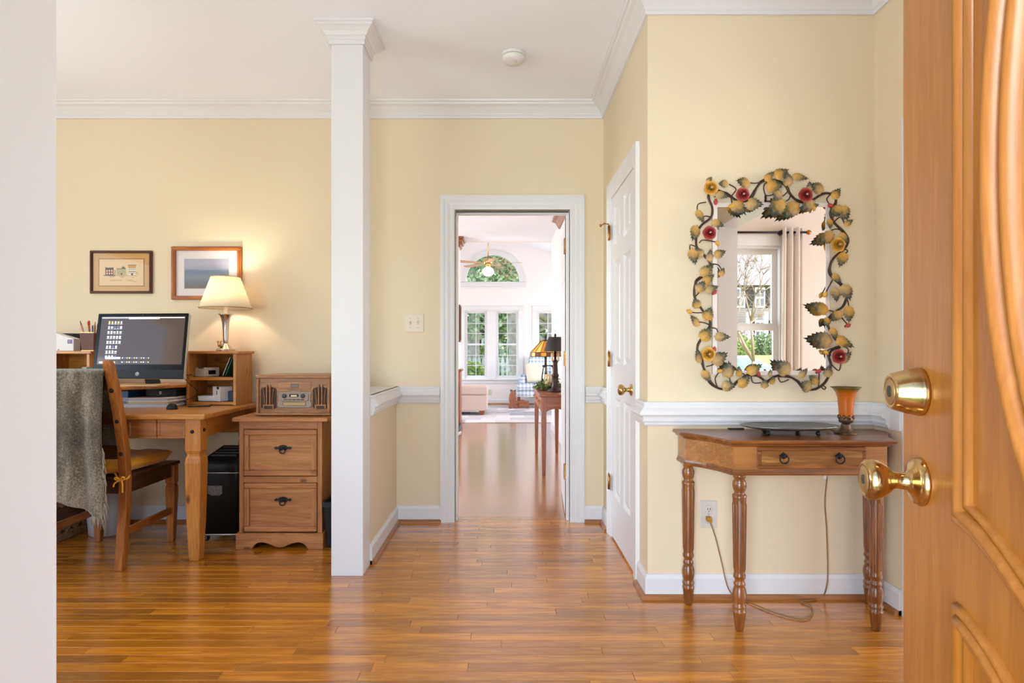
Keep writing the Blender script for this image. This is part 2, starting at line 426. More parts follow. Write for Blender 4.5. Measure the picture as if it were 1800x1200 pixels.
rl.molding([(XR,2.60),(XR,YM),(XC,YM),(XC,2.889)], RAIL)
rl.molding([(XC,3.716),(XC,YB),(.535,YB)], RAIL)
rl.molding([(-.42,YB),(XH,YB),(XH,3.15)], RAIL)
rl.box(XR-.012, XR, 2.535, 2.60, .783, .892)
struct('trim_2', rl, TRIM, 'white moulded chair rail around the foyer walls', 'moulding')
def runs(paths, prof, name, m, label, cat):
    mb = MB()
    for p in paths: mb.molding(p, prof)
    return struct(name, mb, m, label, cat)
BR = [[(XR,2.535),(XR,YM),(XC,YM),(XC,2.889)]]
BB = [[(XC,3.716),(XC,YB),(.528,YB)], [(-.412,YB),(XH,YB),(XH,3.142)]]
BO = [[(XH-.135,YB),(XL,YB),(XL,YF+.0)]]
runs(BR, BASE, 'baseboard_right', TRIM, 'white baseboard below mirror and right walls', 'baseboard')
runs(BB, BASE, 'baseboard_back', TRIM, 'white baseboard either side of the doorway', 'baseboard')
runs(BO, BASE, 'baseboard_left', TRIM, 'white baseboard along the office back wall', 'baseboard')
runs(BR, SHOEP, 'trim_3', SHOE, 'stained oak shoe moulding under the right baseboard', 'moulding')
runs(BB, SHOEP, 'trim_4', SHOE, 'stained oak shoe moulding beside the doorway', 'moulding')
runs(BO, SHOEP, 'trim_5', SHOE, 'stained oak shoe moulding along the office wall', 'moulding')

# ---- door casings
CAS = [(0,0),(.010,0),(.014,.012),(.013,.030),(.018,.045),(.018,.062),(.022,.072),(.022,.094),(0,.094)]   # (proud, across from the inner edge)
def casing_y(mb, x0, x1, z1, yf):
    """casing around an opening on a wall whose room face is at yf, seen from -y"""
    rings = []
    for cx, czz, sx, sz in ((x0,0,-1,0),(x0,z1,-1,1),(x1,z1,1,1),(x1,0,1,0)):
        rings.append([(cx + sx*w, yf - d, czz + sz*w) for d, w in CAS])
    return mb.loft(rings)
def casing_x(mb, y0, y1, z1, xf):
    rings = []
    for cy, czz, sy, sz in ((y0,0,-1,0),(y0,z1,-1,1),(y1,z1,1,1),(y1,0,1,0)):
        rings.append([(xf - d*.85, cy + sy*w, czz + sz*w) for d, w in CAS])
    return mb.loft(rings)
jm = casing_y(MB(), DX0-.006, DX1+.006, DZ+.008, YB)
struct('trim_6', jm, TRIM, 'white moulded casing around the hall doorway', 'door casing')
jb = MB().box(DX0-.02, DX0, YB, Y2, 0, DZ).box(DX1, DX1+.02, YB, Y2, 0, DZ).box(DX0-.02, DX1+.02, YB, Y2, DZ, DZ+.02)
jb.box(DX0, DX0+.012, YB+.03, Y2-.04, 0, DZ-.012).box(DX1-.012, DX1, YB+.03, Y2-.04, 0, DZ-.012).box(DX0, DX1, YB+.03, Y2-.04, DZ-.012, DZ)
struct('trim_7', jb, TRIM, 'white jamb and stop lining the hall doorway', 'door jamb', bevel=.002)
struct('trim_8', casing_x(MB(), 2.985, 3.622, DZ, XC), TRIM, 'white moulded casing around the closet door', 'door casing')

# ---- columns
def column(y0, y1, label):
    x0, x1 = -.863, -.7045
    r = thing('column', ((x0+x1)/2, (y0+y1)/2, 0), label, 'column', kind='structure')
    obj('shaft', MB().box(x0, x1, y0, y1, 0, ZC), TRIM, r, bevel=.002)
    cb = MB()
    prof = [(0,-.098),(.010,-.098),(.010,-.078),(.014,-.076),(.015,-.062),(.022,-.058),(.030,-.044),(.044,-.030),(.056,-.022),(.058,-.014),(.066,-.010),(.066,0),(0,0)]
    cb.molding([(x0,y0),(x0,y1),(x1,y1),(x1,y0)], [(d, ZC+z) for d, z in prof], closed=True)
    obj('capital', cb, TRIM, r)
    return r
column(2.983, 3.142, 'square white column with a stepped capital beside the half wall')
column(.783, .942, 'white square column at the left edge, nearest the camera')

# ---- six-panel door helper (local: u across, w up, d depth), returns meshes through callback
def raised_panel(mb, T, u0, u1, w0, w1):
    """raised panel with a sunk bevelled border; T maps (u, w, d)"""
    e = .016; g = .030
    r0 = [T(u0,w0,0),T(u1,w0,0),T(u1,w1,0),T(u0,w1,0)]
    r1 = [T(u0+e,w0+e,-.014),T(u1-e,w0+e,-.014),T(u1-e,w1-e,-.014),T(u0+e,w1-e,-.014)]
    r2 = [T(u0+e+g,w0+e+g,-.001),T(u1-e-g,w0+e+g,-.001),T(u1-e-g,w1-e-g,-.001),T(u0+e+g,w1-e-g,-.001)]
    mb.loft([r0, r1, r2]); mb.f.pop(-2); mb.m.pop(-2); mb.s.pop(-2)
def slab_with_holes(mb, T, U, Wd, th, holes):
    us = sorted({0, U} | {h[0] for h in holes} | {h[1] for h in holes}); ws = sorted({0, Wd} | {h[2] for h in holes} | {h[3] for h in holes})
    for a, b in zip(us, us[1:]):
        for c, d in zip(ws, ws[1:]):
            hole = any(h[0] <= a+1e-6 and h[1] >= b-1e-6 and h[2] <= c+1e-6 and h[3] >= d-1e-6 for h in holes)
            if not hole: mb.add([T(a,c,0),T(b,c,0),T(b,d,0),T(a,d,0)], [(0,1,2,3)])
    mb.add([T(0,0,0),T(U,0,0),T(U,Wd,0),T(0,Wd,0),T(0,0,-th),T(U,0,-th),T(U,Wd,-th),T(0,Wd,-th)],
           [(4,5,6,7),(0,1,5,4),(1,2,6,5),(2,3,7,6),(3,0,4,7)])
def panel_door(name, T, U, Wd, th, label, m, loc):
    r = thing(name, loc, label, 'door', kind='structure')
    st, mid = .095, .09
    pw = (U - 2*st - mid)/2
    rows = [(.255, .835), (1.03, 1.64), (1.735, 1.965)]
    hs = [(st + c*(pw+mid), st + c*(pw+mid) + pw, a, b) for a, b in rows for c in (0, 1)]
    mb = MB(); slab_with_holes(mb, T, U, Wd, th, hs)
    obj('slab', mb, m, r, fixn=False)
    for h in hs:
        pm = MB(); raised_panel(pm, T, *h); obj('panel', pm, m, r, fixn=False)
    return r
# closet door: leaf face just behind the wall face, hinged at the far side
XD = XC - .003
closet = panel_door('door_2', lambda u, w, d: (XD - d, 3.622 - u, .012 + w), .634, 2.0315, .035, 'white six-panel closet door with brass knob', TRIM, (XD, 3.30, 0))
for o in closet.children:
    pass
struct('trim_10', MB().box(XC, XC+.12, 3.624, 3.645, 0, DZ).box(XC, XC+.12, 2.96, 2.982, 0, DZ).box(XC, XC+.12, 2.96, 3.645, DZ, DZ+.02), TRIM, 'white jamb lining the closet door opening', 'door jamb')
for zz in (1.84, 1.075, .33):
    hb = MB().lathe([(.006,-.045),(.007,-.044),(.007,.044),(.006,.045)], (XC-.019, 3.63, zz), seg=10)
    hb.lathe([(.003,.045),(.0045,.05),(.001,.056)], (XC-.019, 3.63, zz), seg=8)
    hb.box(XC-.0165, XC-.0145, 3.60, 3.63, zz-.044, zz+.044)
    obj('hinge', hb, ABRASS, closet)
hk = MB().tube([(XC-.02,3.63,1.895),(XC-.045,3.64,1.90),(XC-.06,3.67,1.895)], .004, 8).ball((XC-.061,3.674,1.895), .009, 10, 6)
obj('hinge_stop', hk, ABRASS, closet)
KP = P(1103, 684, 3.08); ky, kz = 3.055, .925
kb = MB().lathe([(.030,0),(.031,.003),(.026,.008),(.012,.012),(.010,.030),(.016,.036),(.026,.044),(.029,.054),(.026,.064),(.016,.070),(.004,.072)], (XD, ky, kz), (-1,0,0), 24)
obj('knob', kb, BRASS, closet)

# hall door leaf, swung open into the next room
hx0, hy0, hx1, hy1 = .415, 4.07, .459, 4.80
hd = Vector((hx1-hx0, hy1-hy0, 0)); hl = hd.length; hd.normalize(); hn = Vector((-hd.y, hd.x, 0))
hall = panel_door('door_1', lambda u, w, d: tuple(Vector((hx0, hy0, .012+w)) + hd*u + hn*d), hl, 2.02, .035, 'white panelled hall door swung open beyond the doorway', TRIM, (hx0, hy0, 0))
obj('hinge_edge', MB().box(hx0+.001, hx0+.034, hy0-.004, hy0-.0005, .012, 2.032), mat('dark_door_edge', rgb(66, 34, 20), .5), hall)['label'] = 'dark brown hinge edge'  # thin dark brown strip along the hinge end of the leaf
for py in (433, 630, 828):
    zz = Z(py, 4.05)
    hb = MB().box(DX1-.022, DX1-.019, Y2-.045, Y2+.012, zz-.05, zz+.05).lathe([(.006,-.05),(.0065,-.049),(.0065,.049),(.006,.05)], (DX1-.016, Y2+.012, zz), seg=10)
    hb.box(DX1-.020, DX1-.012, Y2-.043, Y2-.04, zz-.05, zz+.05)
    obj('hinge', hb, ABRASS, hall)

# ---- front door (opened past square, on the right)
E0 = Vector((.6084, .91, 0)); th = math.asin(.24)
FU = Vector((-.24, -sqrt(1-.24**2), 0)); FN = Vector((FU.y, -FU.x, 0))
def FT(t, z, d=0): return E0 + FU*t + FN*d + Vector((0,0,z))
fd = thing('door_3', tuple(E0), 'honey oak entrance door standing open, with brass knob and oval glass', 'door', kind='structure')
FW, FH0, FH1 = .91, .012, 2.045
TC, OZ, OA, OB = .455, 1.32, .207, .417
def eyebrow(t, z0):        # S-curved lower edge of the upper panel, mirrored about the middle
    q = min(t, 2*TC - t); q = max(.1656, q)
    return z0 - .094*(1 - cos(pi*(q-.1656)/(TC-.1656)))/2
NT = 36
def outline_upper(off=0):
    ts = [.1656 + off + (2*(TC-.1656) - 2*off)*i/NT for i in range(NT+1)]
    low = [(t, eyebrow(t, .905) + off) for t in ts]
    top = [(t, 1.93 - off) for t in reversed(ts)]
    return low + top
def outline_lower(off=0):
    ts = [.1656 + off + (2*(TC-.1656) - 2*off)*i/NT for i in range(NT+1)]
    top = [(t, eyebrow(t, .806) - off) for t in reversed(ts)]
    low = [(t, .16 + off) for t in ts]
    return low + top
def ellipse(k, n=None):
    n = 2*NT + 2
    return [(TC + (OA+k)*cos(2*pi*i/n), OZ + (OB+k)*sin(2*pi*i/n)) for i in range(n)]
slab = MB()
# slab as a frame: thick rim plus back; the face pieces sit in front of it
TH = .045
def ring_face(mb, A, B, da, db):
    n = len(A)
    mb.add([FT(t,z,da) for t,z in A] + [FT(t,z,db) for t,z in B], [(i,(i+1)%n,n+(i+1)%n,n+i) for i in range(n)])
# slab box with oval hole cut out: build front and back with a bridge between rectangle samples and the oval
def rect_ring(z0, z1, u0, u1, ref):
    out = []
    c = (TC, (z0+z1)/2)
    for (t, z) in ref:
        dx, dz = t-TC, z-OZ
        k = min(((u1-TC) if dx > 0 else (TC-u0))/max(abs(dx),1e-6), ((z1-OZ) if dz > 0 else (OZ-z0))/max(abs(dz),1e-6))
        out.append((TC+dx*k, OZ+dz*k))
    # snap the nearest samples to the corners
    for cx, cz_ in ((u0,z0),(u1,z0),(u1,z1),(u0,z1)):
        i = min(range(len(out)), key=lambda q: (out[q][0]-cx)**2 + (out[q][1]-cz_)**2); out[i] = (cx, cz_)
    return out
ov = ellipse(-.05); rr_ = rect_ring(FH0, FH1, 0, FW, ov)
ring_face(slab, rr_, ov, 0, 0); ring_face(slab, rr_, ov, -TH, -TH)
ring_face(slab, rr_, rr_, 0, -TH); ring_face(slab, ov, ov, 0, -TH)
obj('slab', slab, DOORW['z'], fd, fixn=True)
# mouldings: a rounded profile swept along outlines
def mould(mb, path, width, height, inner=False, n=7):
    """path closed in (t,z); bump profile of given width centred on the path"""
    m = len(path); rings = []
    for i in range(m):
        a, b = Vector(path[i-1]), Vector(path[(i+1) % m]); p = Vector(path[i])
        d1 = (p-a); d2 = (b-p)
        d1 = d1.normalized() if d1.length > 1e-9 else d2.normalized(); d2 = d2.normalized() if d2.length > 1e-9 else d1
        n1, n2 = Vector((-d1.y, d1.x)), Vector((-d2.y, d2.x))
        mi = (n1+n2)/max(.35, (1+n1.dot(n2)))
        ring = []
        for k in range(n):
            a_ = pi*k/(n-1); s_ = -cos(a_)*width/2; h_ = sin(a_)*height
            q = p + mi*s_; ring.append(FT(q.x, q.y, h_))
        rings.append(ring)
    v = [q for r_ in rings for q in r_]; fs = []
    for j in range(m):
        for k in range(n-1):
            j2 = (j+1) % m; fs.append((j*n+k, j2*n+k, j2*n+k+1, j*n+k+1))
    mb.add(v, fs, 0, True)
for nm, fn in (('upper_moulding', outline_upper), ('lower_moulding', outline_lower)):
    mm = MB(); mould(mm, fn(.006), .013, .009); mould(mm, fn(.018), .016, .014); mould(mm, fn(.032), .012, .008)
    obj(nm, mm, DOORW['z'], fd, fixn=False)
lp = MB(); A = outline_lower(.06); B = outline_lower(.085)
ring_face(lp, A, B, 0.0005, .006)
lp.add([FT(t,z,.006) for t,z in B], [list(range(len(B)))])
obj('raised_panel', lp, DOORW['z'], fd, fixn=True)
om = MB(); mould(om, ellipse(-.006), .013, .011); mould(om, ellipse(-.021), .022, .024); mould(om, ellipse(-.042), .018, .016)
obj('oval_moulding', om, DOORW['z'], fd, fixn=False)
og = MB(); og.add([FT(t,z,-.018) for t,z in ellipse(-.045)], [list(range(2*NT+2))])
og.add([FT(t,z,-.024) for t,z in ellipse(-.045)], [list(range(2*NT+2))])
OVG = mat('frosted_oval_glass', rgb(150, 165, 180), .25, bump=.6, bscale=60, trans=.6)
obj('oval_glass', og, OVG, fd, fixn=False)
def hw_axis(): return tuple(FN)
HB = .0605
rose = MB().lathe([(.034,0),(.0345,.003),(.032,.006),(.031,.009),(.026,.011),(.018,.014),(.0125,.018),(.0115,.032),(.013,.036),(.021,.044),(.0275,.054),(.029,.062),(.0275,.070),(.0235,.0735),(.0215,.0735),(.0205,.072),(.008,.072),(.0075,.070),(.001,.070)], FT(HB,.935), FN, 32)
obj('knob', rose, BRASS, fd)
db = MB().lathe([(.034,0),(.0345,.004),(.0335,.007),(.033,.010),(.0325,.012),(.031,.020),(.026,.037),(.0245,.039),(.0195,.0392),(.019,.0375),(.009,.0375),(.0085,.0345),(.001,.0345)], FT(HB,1.063), FN, 32)
dbo = obj('deadbolt', db, BRASS, fd)
LOCKF = mat('satin_lock_face', rgb(176, 142, 96), .4, .8); KEYH = mat('key_slot', rgb(70, 62, 54), .5, .5)
for zz, dd, rr, pr_ in ((1.063, .0385, .0185, dbo), (.935, .0722, .020, fd)):
    lf = obj('lock_face', MB().lathe([(rr,0),(rr*.96,.0012),(.001,.0012)], FT(HB,zz,dd), FN, 28), LOCKF, pr_)
    if pr_ is dbo:
        obj('key_slot', MB().lathe([(.0085,0),(.0085,.001),(.001,.001)], FT(HB,zz,dd+.001), FN, 18), KEYH, fd)
    else: obj('key_slot', MB().lathe([(.007,0),(.007,.001),(.001,.001)], FT(HB,zz,dd+.001), FN, 18), KEYH, fd)

# ---- rooms beyond the doorway
struct('wall_hall_right', MB().box(RR, RR+.12, Y2, YS, 0, ZC), WALLR, 'pale hall wall behind the far console table', 'wall')
struct('wall_hall_left', wall_x(MB(), LR-.12, LR, Y2, YS, 0, ZC, [(5.2, 7.6, .65, 2.25)]), WALLR, 'pale side wall of the room past the doorway', 'wall')  # hole added to admit the fill lamp outside this wall
struct('ceiling_hall', MB().box(LR-.12, RR+.12, Y2, YS, ZC, ZC+.1), CEIL, 'flat pale ceiling past the doorway', 'ceiling')
RZ, SLP, RX = 3.62, .32, -.2
def gable(x): return RZ - SLP*abs(x-RX)
hd_ = MB()
hd_.prism([(SL-.12, ZC), (SR+.12, ZC), (SR+.12, gable(SR)+.2), (RX, RZ+.2), (SL-.12, gable(SL)+.2)], 'y', YS, YS+.12)
struct('wall_header', hd_, WALLR, 'pale header above the opening into the sunroom', 'wall')
struct('wall_hall_end', MB().box(RR+.12, SR+.12, YS, YS+.12, 0, ZC).box(SL-.12, -1.9, YS, YS+.12, 0, ZC), WALLR, 'pale walls beside the sunroom opening', 'wall')
struct('wall_sunroom_left', wall_x(MB(), SL-.12, SL, YS+.12, YE, 0, gable(SL)+.06, [(9.4, 12.2, .55, 2.15)]), WALLR, 'pale side wall of the sunroom, left', 'wall')  # hole added for the left sunroom fill lamp
struct('wall_sunroom_right', wall_x(MB(), SR, SR+.12, YS+.12, YE, 0, gable(SR)+.06, [(9.4, 12.2, .55, 2.15)]), WALLR, 'pale side wall of the sunroom, right', 'wall')  # hole added for the right sunroom fill lamp
cl = MB().prism([(SL-.12, gable(SL-.12)), (RX, RZ), (SR+.12, gable(SR+.12)), (SR+.12, gable(SR+.12)+.1), (RX, RZ+.1), (SL-.12, gable(SL-.12)+.1)], 'y', YS+.12, YE+.12)
struct('ceiling_sunroom', cl, CEIL, 'white vaulted sunroom ceiling', 'ceiling')
# window wall with arch
s12 = F/YE
def wx(px): return X(px, YE)
WZ0, WZ1 = Z(664, YE), Z(546, YE)
WIN = [(wx(817), wx(856)), (wx(872), wx(911.5)), (wx(944), wx(983)), (wx(999), wx(1038))]
AC, AZ, AR = wx(866), Z(495, YE), .58
ew = wall_y(MB(), SL-.12, SR+.12, YE, YE+.12, 0, AZ, [(a, b, WZ0, WZ1) for a, b in WIN])
arc = [(AC + AR*cos(pi*i/20), AZ + AR*sin(pi*i/20)) for i in range(21)]
ew.prism([(SR+.12, AZ)] + [(SR+.12, gable(SR)+.06), (RX, RZ+.05)] + [(AC, AZ+AR)] + list(reversed(arc[:10])), 'y', YE, YE+.12)
ew.prism([(SL-.12, AZ)] + arc[:10:-1] + [(AC, AZ+AR), (RX, RZ+.05), (SL-.12, gable(SL)+.06)], 'y', YE, YE+.12)
struct('wall_sunroom_end', ew, WALLR, 'white gable wall with arched window and tall windows', 'wall')
at = MB()
ao, ai = [(AC+(AR+.10)*cos(pi*i/24), AZ+(AR+.10)*sin(pi*i/24)) for i in range(25)], [(AC+(AR-.01)*cos(pi*i/24), AZ+(AR-.01)*sin(pi*i/24)) for i in range(25)]
at.loft([[(a[0],YE-.025,a[1]),(b[0],YE-.025,b[1]),(b[0],YE+.05,b[1]),(a[0],YE+.0,a[1])] for a, b in zip(ao, ai)])
at.box(AC-AR-.12, AC+AR+.12, YE-.03, YE, AZ-.11, AZ-.01)
w9 = struct('window_1', at, TRIM, 'half-round arched window high in the gable wall', 'window')
obj('pane', MB().prism([(AC+AR*cos(pi*i/20), AZ+AR*sin(pi*i/20)) for i in range(21)], 'y', YE+.06, YE+.064), GLASS, w9)
def sash_window(n, x0, x1, z0, z1, y, label, cols=2, rows=3, fr=.03, out=1):
    """double-hung window in a y-wall; out=+1 when outdoors is towards +y"""
    w = thing(n, ((x0+x1)/2, y, z0), label, 'window', kind='structure')
    fmb = MB().box(x0, x0+.02, y, y+out*.1, z0, z1).box(x1-.02, x1, y, y+out*.1, z0, z1).box(x0+.02, x1-.02, y, y+out*.1, z0, z0+.02).box(x0+.02, x1-.02, y, y+out*.1, z1-.02, z1)
    obj('frame', fmb, TRIM, w)
    zm = (z0+z1)/2
    for (a, b, dy) in ((zm-.012, z1-.02, .06), (z0+.02, zm+.012, .03)):
        ya, yb = sorted((y+out*dy, y+out*(dy+.028)))
        s = MB(); xa, xb = x0+.02, x1-.02
        s.box(xa, xa+fr, ya, yb, a, b).box(xb-fr, xb, ya, yb, a, b).box(xa+fr, xb-fr, ya, yb, a, a+fr).box(xa+fr, xb-fr, ya, yb, b-fr, b)
        so_ = obj('sash', s, TRIM, w)
        gx0, gx1, gz0, gz1 = xa+fr, xb-fr, a+fr, b-fr
        mw = .012
        for i in range(1, cols):
            xc = gx0 + (gx1-gx0)*i/cols; obj('muntin', MB().box(xc-mw/2, xc+mw/2, ya+.004, yb-.004, gz0, gz1), TRIM, so_)
        for j in range(1, rows):
            zc_ = gz0 + (gz1-gz0)*j/rows; obj('muntin', MB().box(gx0, gx1, ya+.006, yb-.006, zc_-mw/2, zc_+mw/2), TRIM, so_)
        for i in range(cols):
            for j in range(rows):
                obj('pane', MB().box(gx0+(gx1-gx0)*i/cols, gx0+(gx1-gx0)*(i+1)/cols, (ya+yb)/2-.001, (ya+yb)/2+.001, gz0+(gz1-gz0)*j/rows, gz0+(gz1-gz0)*(j+1)/rows), GLASS, so_)
    return w
for i, (a, b) in enumerate(WIN):
    sash_window('window_%d' % (i+2), a, b, WZ0, WZ1, YE, ['leftmost tall sunroom window with white grid', 'tall sunroom window with white grid, second from left', 'tall sunroom window behind the lamps', 'tall sunroom window hidden behind the open door'][i])
wt = MB()
for k in (0, 2):
    a, b = WIN[k][0], WIN[k+1][1]
    for (p, q) in ((a-.10, a), (b, b+.10)): wt.box(p, q, YE-.022, YE, WZ0-.02, WZ1+.005)
    wt.box(WIN[k][1], WIN[k+1][0], YE-.018, YE, WZ0-.02, WZ1+.005)
    wt.box(a-.10, b+.10, YE-.024, YE, WZ1+.005, WZ1+.105)
    wt.box(a-.14, b+.14, YE-.06, YE, WZ0-.045, WZ0-.02).box(a-.1, b+.1, YE-.02, YE, WZ0-.12, WZ0-.045)
struct('trim_11', wt, TRIM, 'white casings and sills of the sunroom windows', 'window casing', bevel=.004)
runs([[(SR,YE),(SL,YE)]], BASE, 'baseboard_far', TRIM, 'white baseboard under the sunroom windows', 'baseboard')
runs([[(SR,YE),(SL,YE)]], SHOEP, 'trim_12', SHOE, 'oak shoe moulding under the sunroom windows', 'moulding')
runs([[(RR,4.8),(RR,YS)]], BASE, 'baseboard_hall', TRIM, 'white baseboard behind the far console table', 'baseboard')
CHERRY = woods('cherry_wood', rgb(168, 92, 48), rgb(128, 62, 30), rough=.35, coat=.2)
runs([[(RR,Y2+.1),(RR,7.45)]], [(0,ZC-.10),(.02,ZC-.10),(.03,ZC-.08),(.06,ZC-.03),(.10,ZC-.015),(.10,ZC),(0,ZC)], 'trim_13', CHERRY['y'], 'stained wood crown moulding on the hall wall', 'moulding')
# pier at the left of the sunroom opening, with wooden base and capital
px1 = -.645
pier = thing('column', (px1-.14, YS-.15, 0), 'pale pier with cherry wood capital and base left of the sunroom opening', 'column', kind='structure')
obj('shaft', MB().box(px1-.28, px1, YS-.3, YS, .87, ZC), WALLR, pier)
obj('pedestal', MB().box(px1-.31, px1+.035, YS-.335, YS+.03, 0, .12).box(px1-.30, px1+.022, YS-.32, YS+.02, .12, .84).box(px1-.32, px1+.045, YS-.345, YS+.04, .84, .87), CHERRY['z'], pier, bevel=.006)
cpb = MB()
for z0, z1, e in ((ZC-.14, ZC-.12, .012), (ZC-.12, ZC-.07, .03), (ZC-.07, ZC-.03, .055), (ZC-.03, ZC, .075)): cpb.box(px1-.28-e, px1+e, YS-.3-e, YS+e, z0, z1)
obj('capital', cpb, CHERRY['x'], pier, bevel=.006)

# right room's window, seen in the mirror
sash_window('window_6', 1.90, 2.50, .62, 2.07, YF, 'white sash window of the right room, seen in the mirror', cols=1, rows=1, fr=.045, out=-1)
wt = MB().box(1.85, 1.90, YF, YF+.02, .5, 2.17).box(2.50, 2.58, YF, YF+.02, .5, 2.17).box(1.90, 2.50, YF, YF+.022, 2.07, 2.17).box(1.85, 2.61, YF, YF+.05, .59, .62)
struct('trim_14', wt, TRIM, 'white casing of the window seen in the mirror', 'window casing', bevel=.004)
sash_window('window_7', -3.2, -1.7, .6, 2.1, YF, 'office front window behind the camera', cols=1, rows=1, fr=.045, out=-1)

# ================================================================== FOYER THINGS
# ---- smoke detector
sd = thing('smoke_detector', (.05, 3.27, ZC), 'round white smoke detector on the foyer ceiling', 'smoke detector')
obj('mount', MB().lathe([(.066,0),(.066,-.012),(.060,-.016)], (.05,3.27,ZC), seg=36), WHITEP, sd)
obj('cover', MB().lathe([(.060,-.018),(.062,-.022),(.061,-.036),(.050,-.046),(.02,-.05),(.001,-.05)], (.05,3.27,ZC), seg=36), WHITEP, sd)
obj('test_button', MB().lathe([(.009,-.049),(.009,-.052),(.001,-.0525)], (.065,3.25,ZC), seg=14), GREYP, sd)

# ---- double light switch
swx0, swx1, swz0, swz1 = X(711,YB), X(745,YB), Z(584,YB), Z(551,YB)
sw = thing('light_switch', ((swx0+swx1)/2, YB, swz0), 'ivory double light switch on the yellow wall left of the doorway', 'light switch')
obj('plate', MB().box(swx0, swx1, YB-.006, YB, swz0, swz1), IVORY, sw, bevel=.003, seg=2)
for k in (.3, .7):
    xc = swx0 + (swx1-swx0)*k; zc = (swz0+swz1)/2
    obj('toggle', MB().box(xc-.006, xc+.006, YB-.008, YB-.005, zc-.013, zc+.013).rbox((xc, YB-.012, zc+.002), (.008,.016,.014), (R(25),0,0)), IVORY, sw, bevel=.001)
    for dz in (-.03, .03): obj('screw', MB().lathe([(.003,0),(.003,.0012),(.001,.0016)], (xc, YB-.006, zc+dz), (0,-1,0), 10), STEEL, sw)

# ---- mirror with leafy metal frame
YMI = YM - .022
mr = thing('leaf_framed_mirror', (X(1355, YMI), YM, Z(687, YMI)), 'rectangular wall mirror framed by metal leaves and roses', 'mirror')
MIR = mat('silvered_glass', (.9,.9,.9,1), .0, 1)
mx0, mx1, mz0, mz1 = X(1253,YMI), X(1459,YMI), Z(659,YMI), Z(356,YMI)
bw = .020
obj('backing', MB().box(mx0+.003, mx1-.003, YMI+.005, YM-.001, mz0+.003, mz1-.003), mat('mirror_backing', rgb(120,100,80), .7), mr)
obj('glass', MB().box(mx0+bw, mx1-bw, YMI, YMI+.005, mz0+bw, mz1-bw), MIR, mr)
bv = MB()
ro = [(mx0,mz0),(mx1,mz0),(mx1,mz1),(mx0,mz1)]; ri = [(mx0+bw,mz0+bw),(mx1-bw,mz0+bw),(mx1-bw,mz1-bw),(mx0+bw,mz1-bw)]
for i in range(4):
    j = (i+1) % 4
    bv.hexa([(ro[i][0],YMI+.001,ro[i][1]),(ro[j][0],YMI+.001,ro[j][1]),(ri[j][0],YMI-.002,ri[j][1]),(ri[i][0],YMI-.002,ri[i][1])],
            [(ro[i][0],YMI+.006,ro[i][1]),(ro[j][0],YMI+.006,ro[j][1]),(ri[j][0],YMI+.006,ri[j][1]),(ri[i][0],YMI+.006,ri[i][1])])
obj('border', bv, mat('pale_mirror_border', rgb(232, 220, 210), .35), mr)
VINE = mat('dark_vine_metal', rgb(66, 48, 38), .45, .5, var=.2, vscale=30)
def zp(x, y, d=.0):     # zoomed crop coordinates of the mirror -> world, d in front of the glass
    Y = YMI - .012 - d; return P(1180 + x*.35015, 280 + y*.35, Y)
vine1 = [(215,150),(185,185),(205,240),(200,290),(150,332),(128,380),(128,440),(165,480),(195,530),(160,585),(125,615),(115,660),(120,700),(155,755),(190,800),(193,835),(172,870),(145,910),(130,955),(150,1010),(170,1065),(200,1120),(240,1150),(290,1150),(335,1115),(375,1085),(420,1082),(460,1105),(485,1140)]
vine2 = [(480,1120),(510,1095),(545,1085),(590,1090),(630,1112),(660,1145),(710,1156),(760,1130),(790,1085),(800,1030),(790,985),(815,950),(845,935),(815,890),(788,840),(788,800),(820,768),(865,735),(878,685),(855,635),(812,595),(795,545),(815,495),(868,450),(888,405),(862,360),(815,315),(798,265),(825,225),(825,190)]
vine3 = [(835,185),(800,172),(760,172),(715,200),(680,213),(640,212),(600,178),(572,128),(530,106),(490,104),(450,116),(420,155),(390,198),(345,212),(305,192),(260,165),(215,150)]
for v in (vine1, vine2, vine3):
    pts = spline([zp(*p) for p in v], 5)
    obj('vine', MB().tube(pts, .0052, 8), VINE, mr)
    pts2 = [p + Vector((.005*sin(i*.35), .004*cos(i*.3), .006*cos(i*.27))) for i, p in enumerate(pts)]
    obj('vine', MB().tube(pts2, .0028, 6), VINE, mr)
tend = [[(175,215),(135,225),(130,260)],[(200,290),(170,285),(150,300)],[(128,440),(95,430),(95,460)],[(140,420),(160,405),(225,415)],[(195,525),(235,530),(255,560)],
        [(120,690),(150,660),(180,650)],[(155,770),(120,770),(95,765)],[(190,830),(165,820),(130,815)],[(200,845),(225,850),(235,870)],[(175,1040),(210,1030),(225,1005)],
        [(230,1140),(220,1100),(243,1065)],[(300,1145),(295,1110),(290,1090)],[(370,1085),(360,1075),(345,1080)],[(400,1085),(410,1120),(450,1122)],[(535,1085),(550,1118),(590,1105)],
        [(700,1155),(735,1150),(742,1075)],[(760,1135),(775,1145),(768,1155),(755,1145)],[(800,1025),(840,1060),(852,1020)],[(820,945),(785,960),(800,985)],[(790,835),(770,825),(785,800)],
        [(820,770),(850,790),(885,830)],[(812,600),(785,650),(770,680)],[(850,630),(880,690),(892,745)],[(830,768),(800,760),(780,755)],[(870,450),(885,460),(868,480)],
        [(862,360),(830,350),(805,355)],[(815,315),(850,290),(870,325)],[(800,175),(780,200),(798,230)],[(690,210),(705,230),(715,240)],[(600,175),(590,200),(570,212)],
        [(560,118),(590,150),(560,185)],[(500,105),(465,130),(475,180),(520,175)],[(450,115),(420,120),(395,118)],[(330,205),(300,190),(325,150),(290,125)],[(300,195),(305,220),(300,235)],
        [(215,190),(250,170),(240,165)],[(640,212),(638,225),(640,230)],[(850,930),(890,960),(850,1015)]]
for t in tend:
    obj('tendril', MB().tube(spline([zp(*p, .002) for p in t], 6), .0026, 6), VINE, mr)
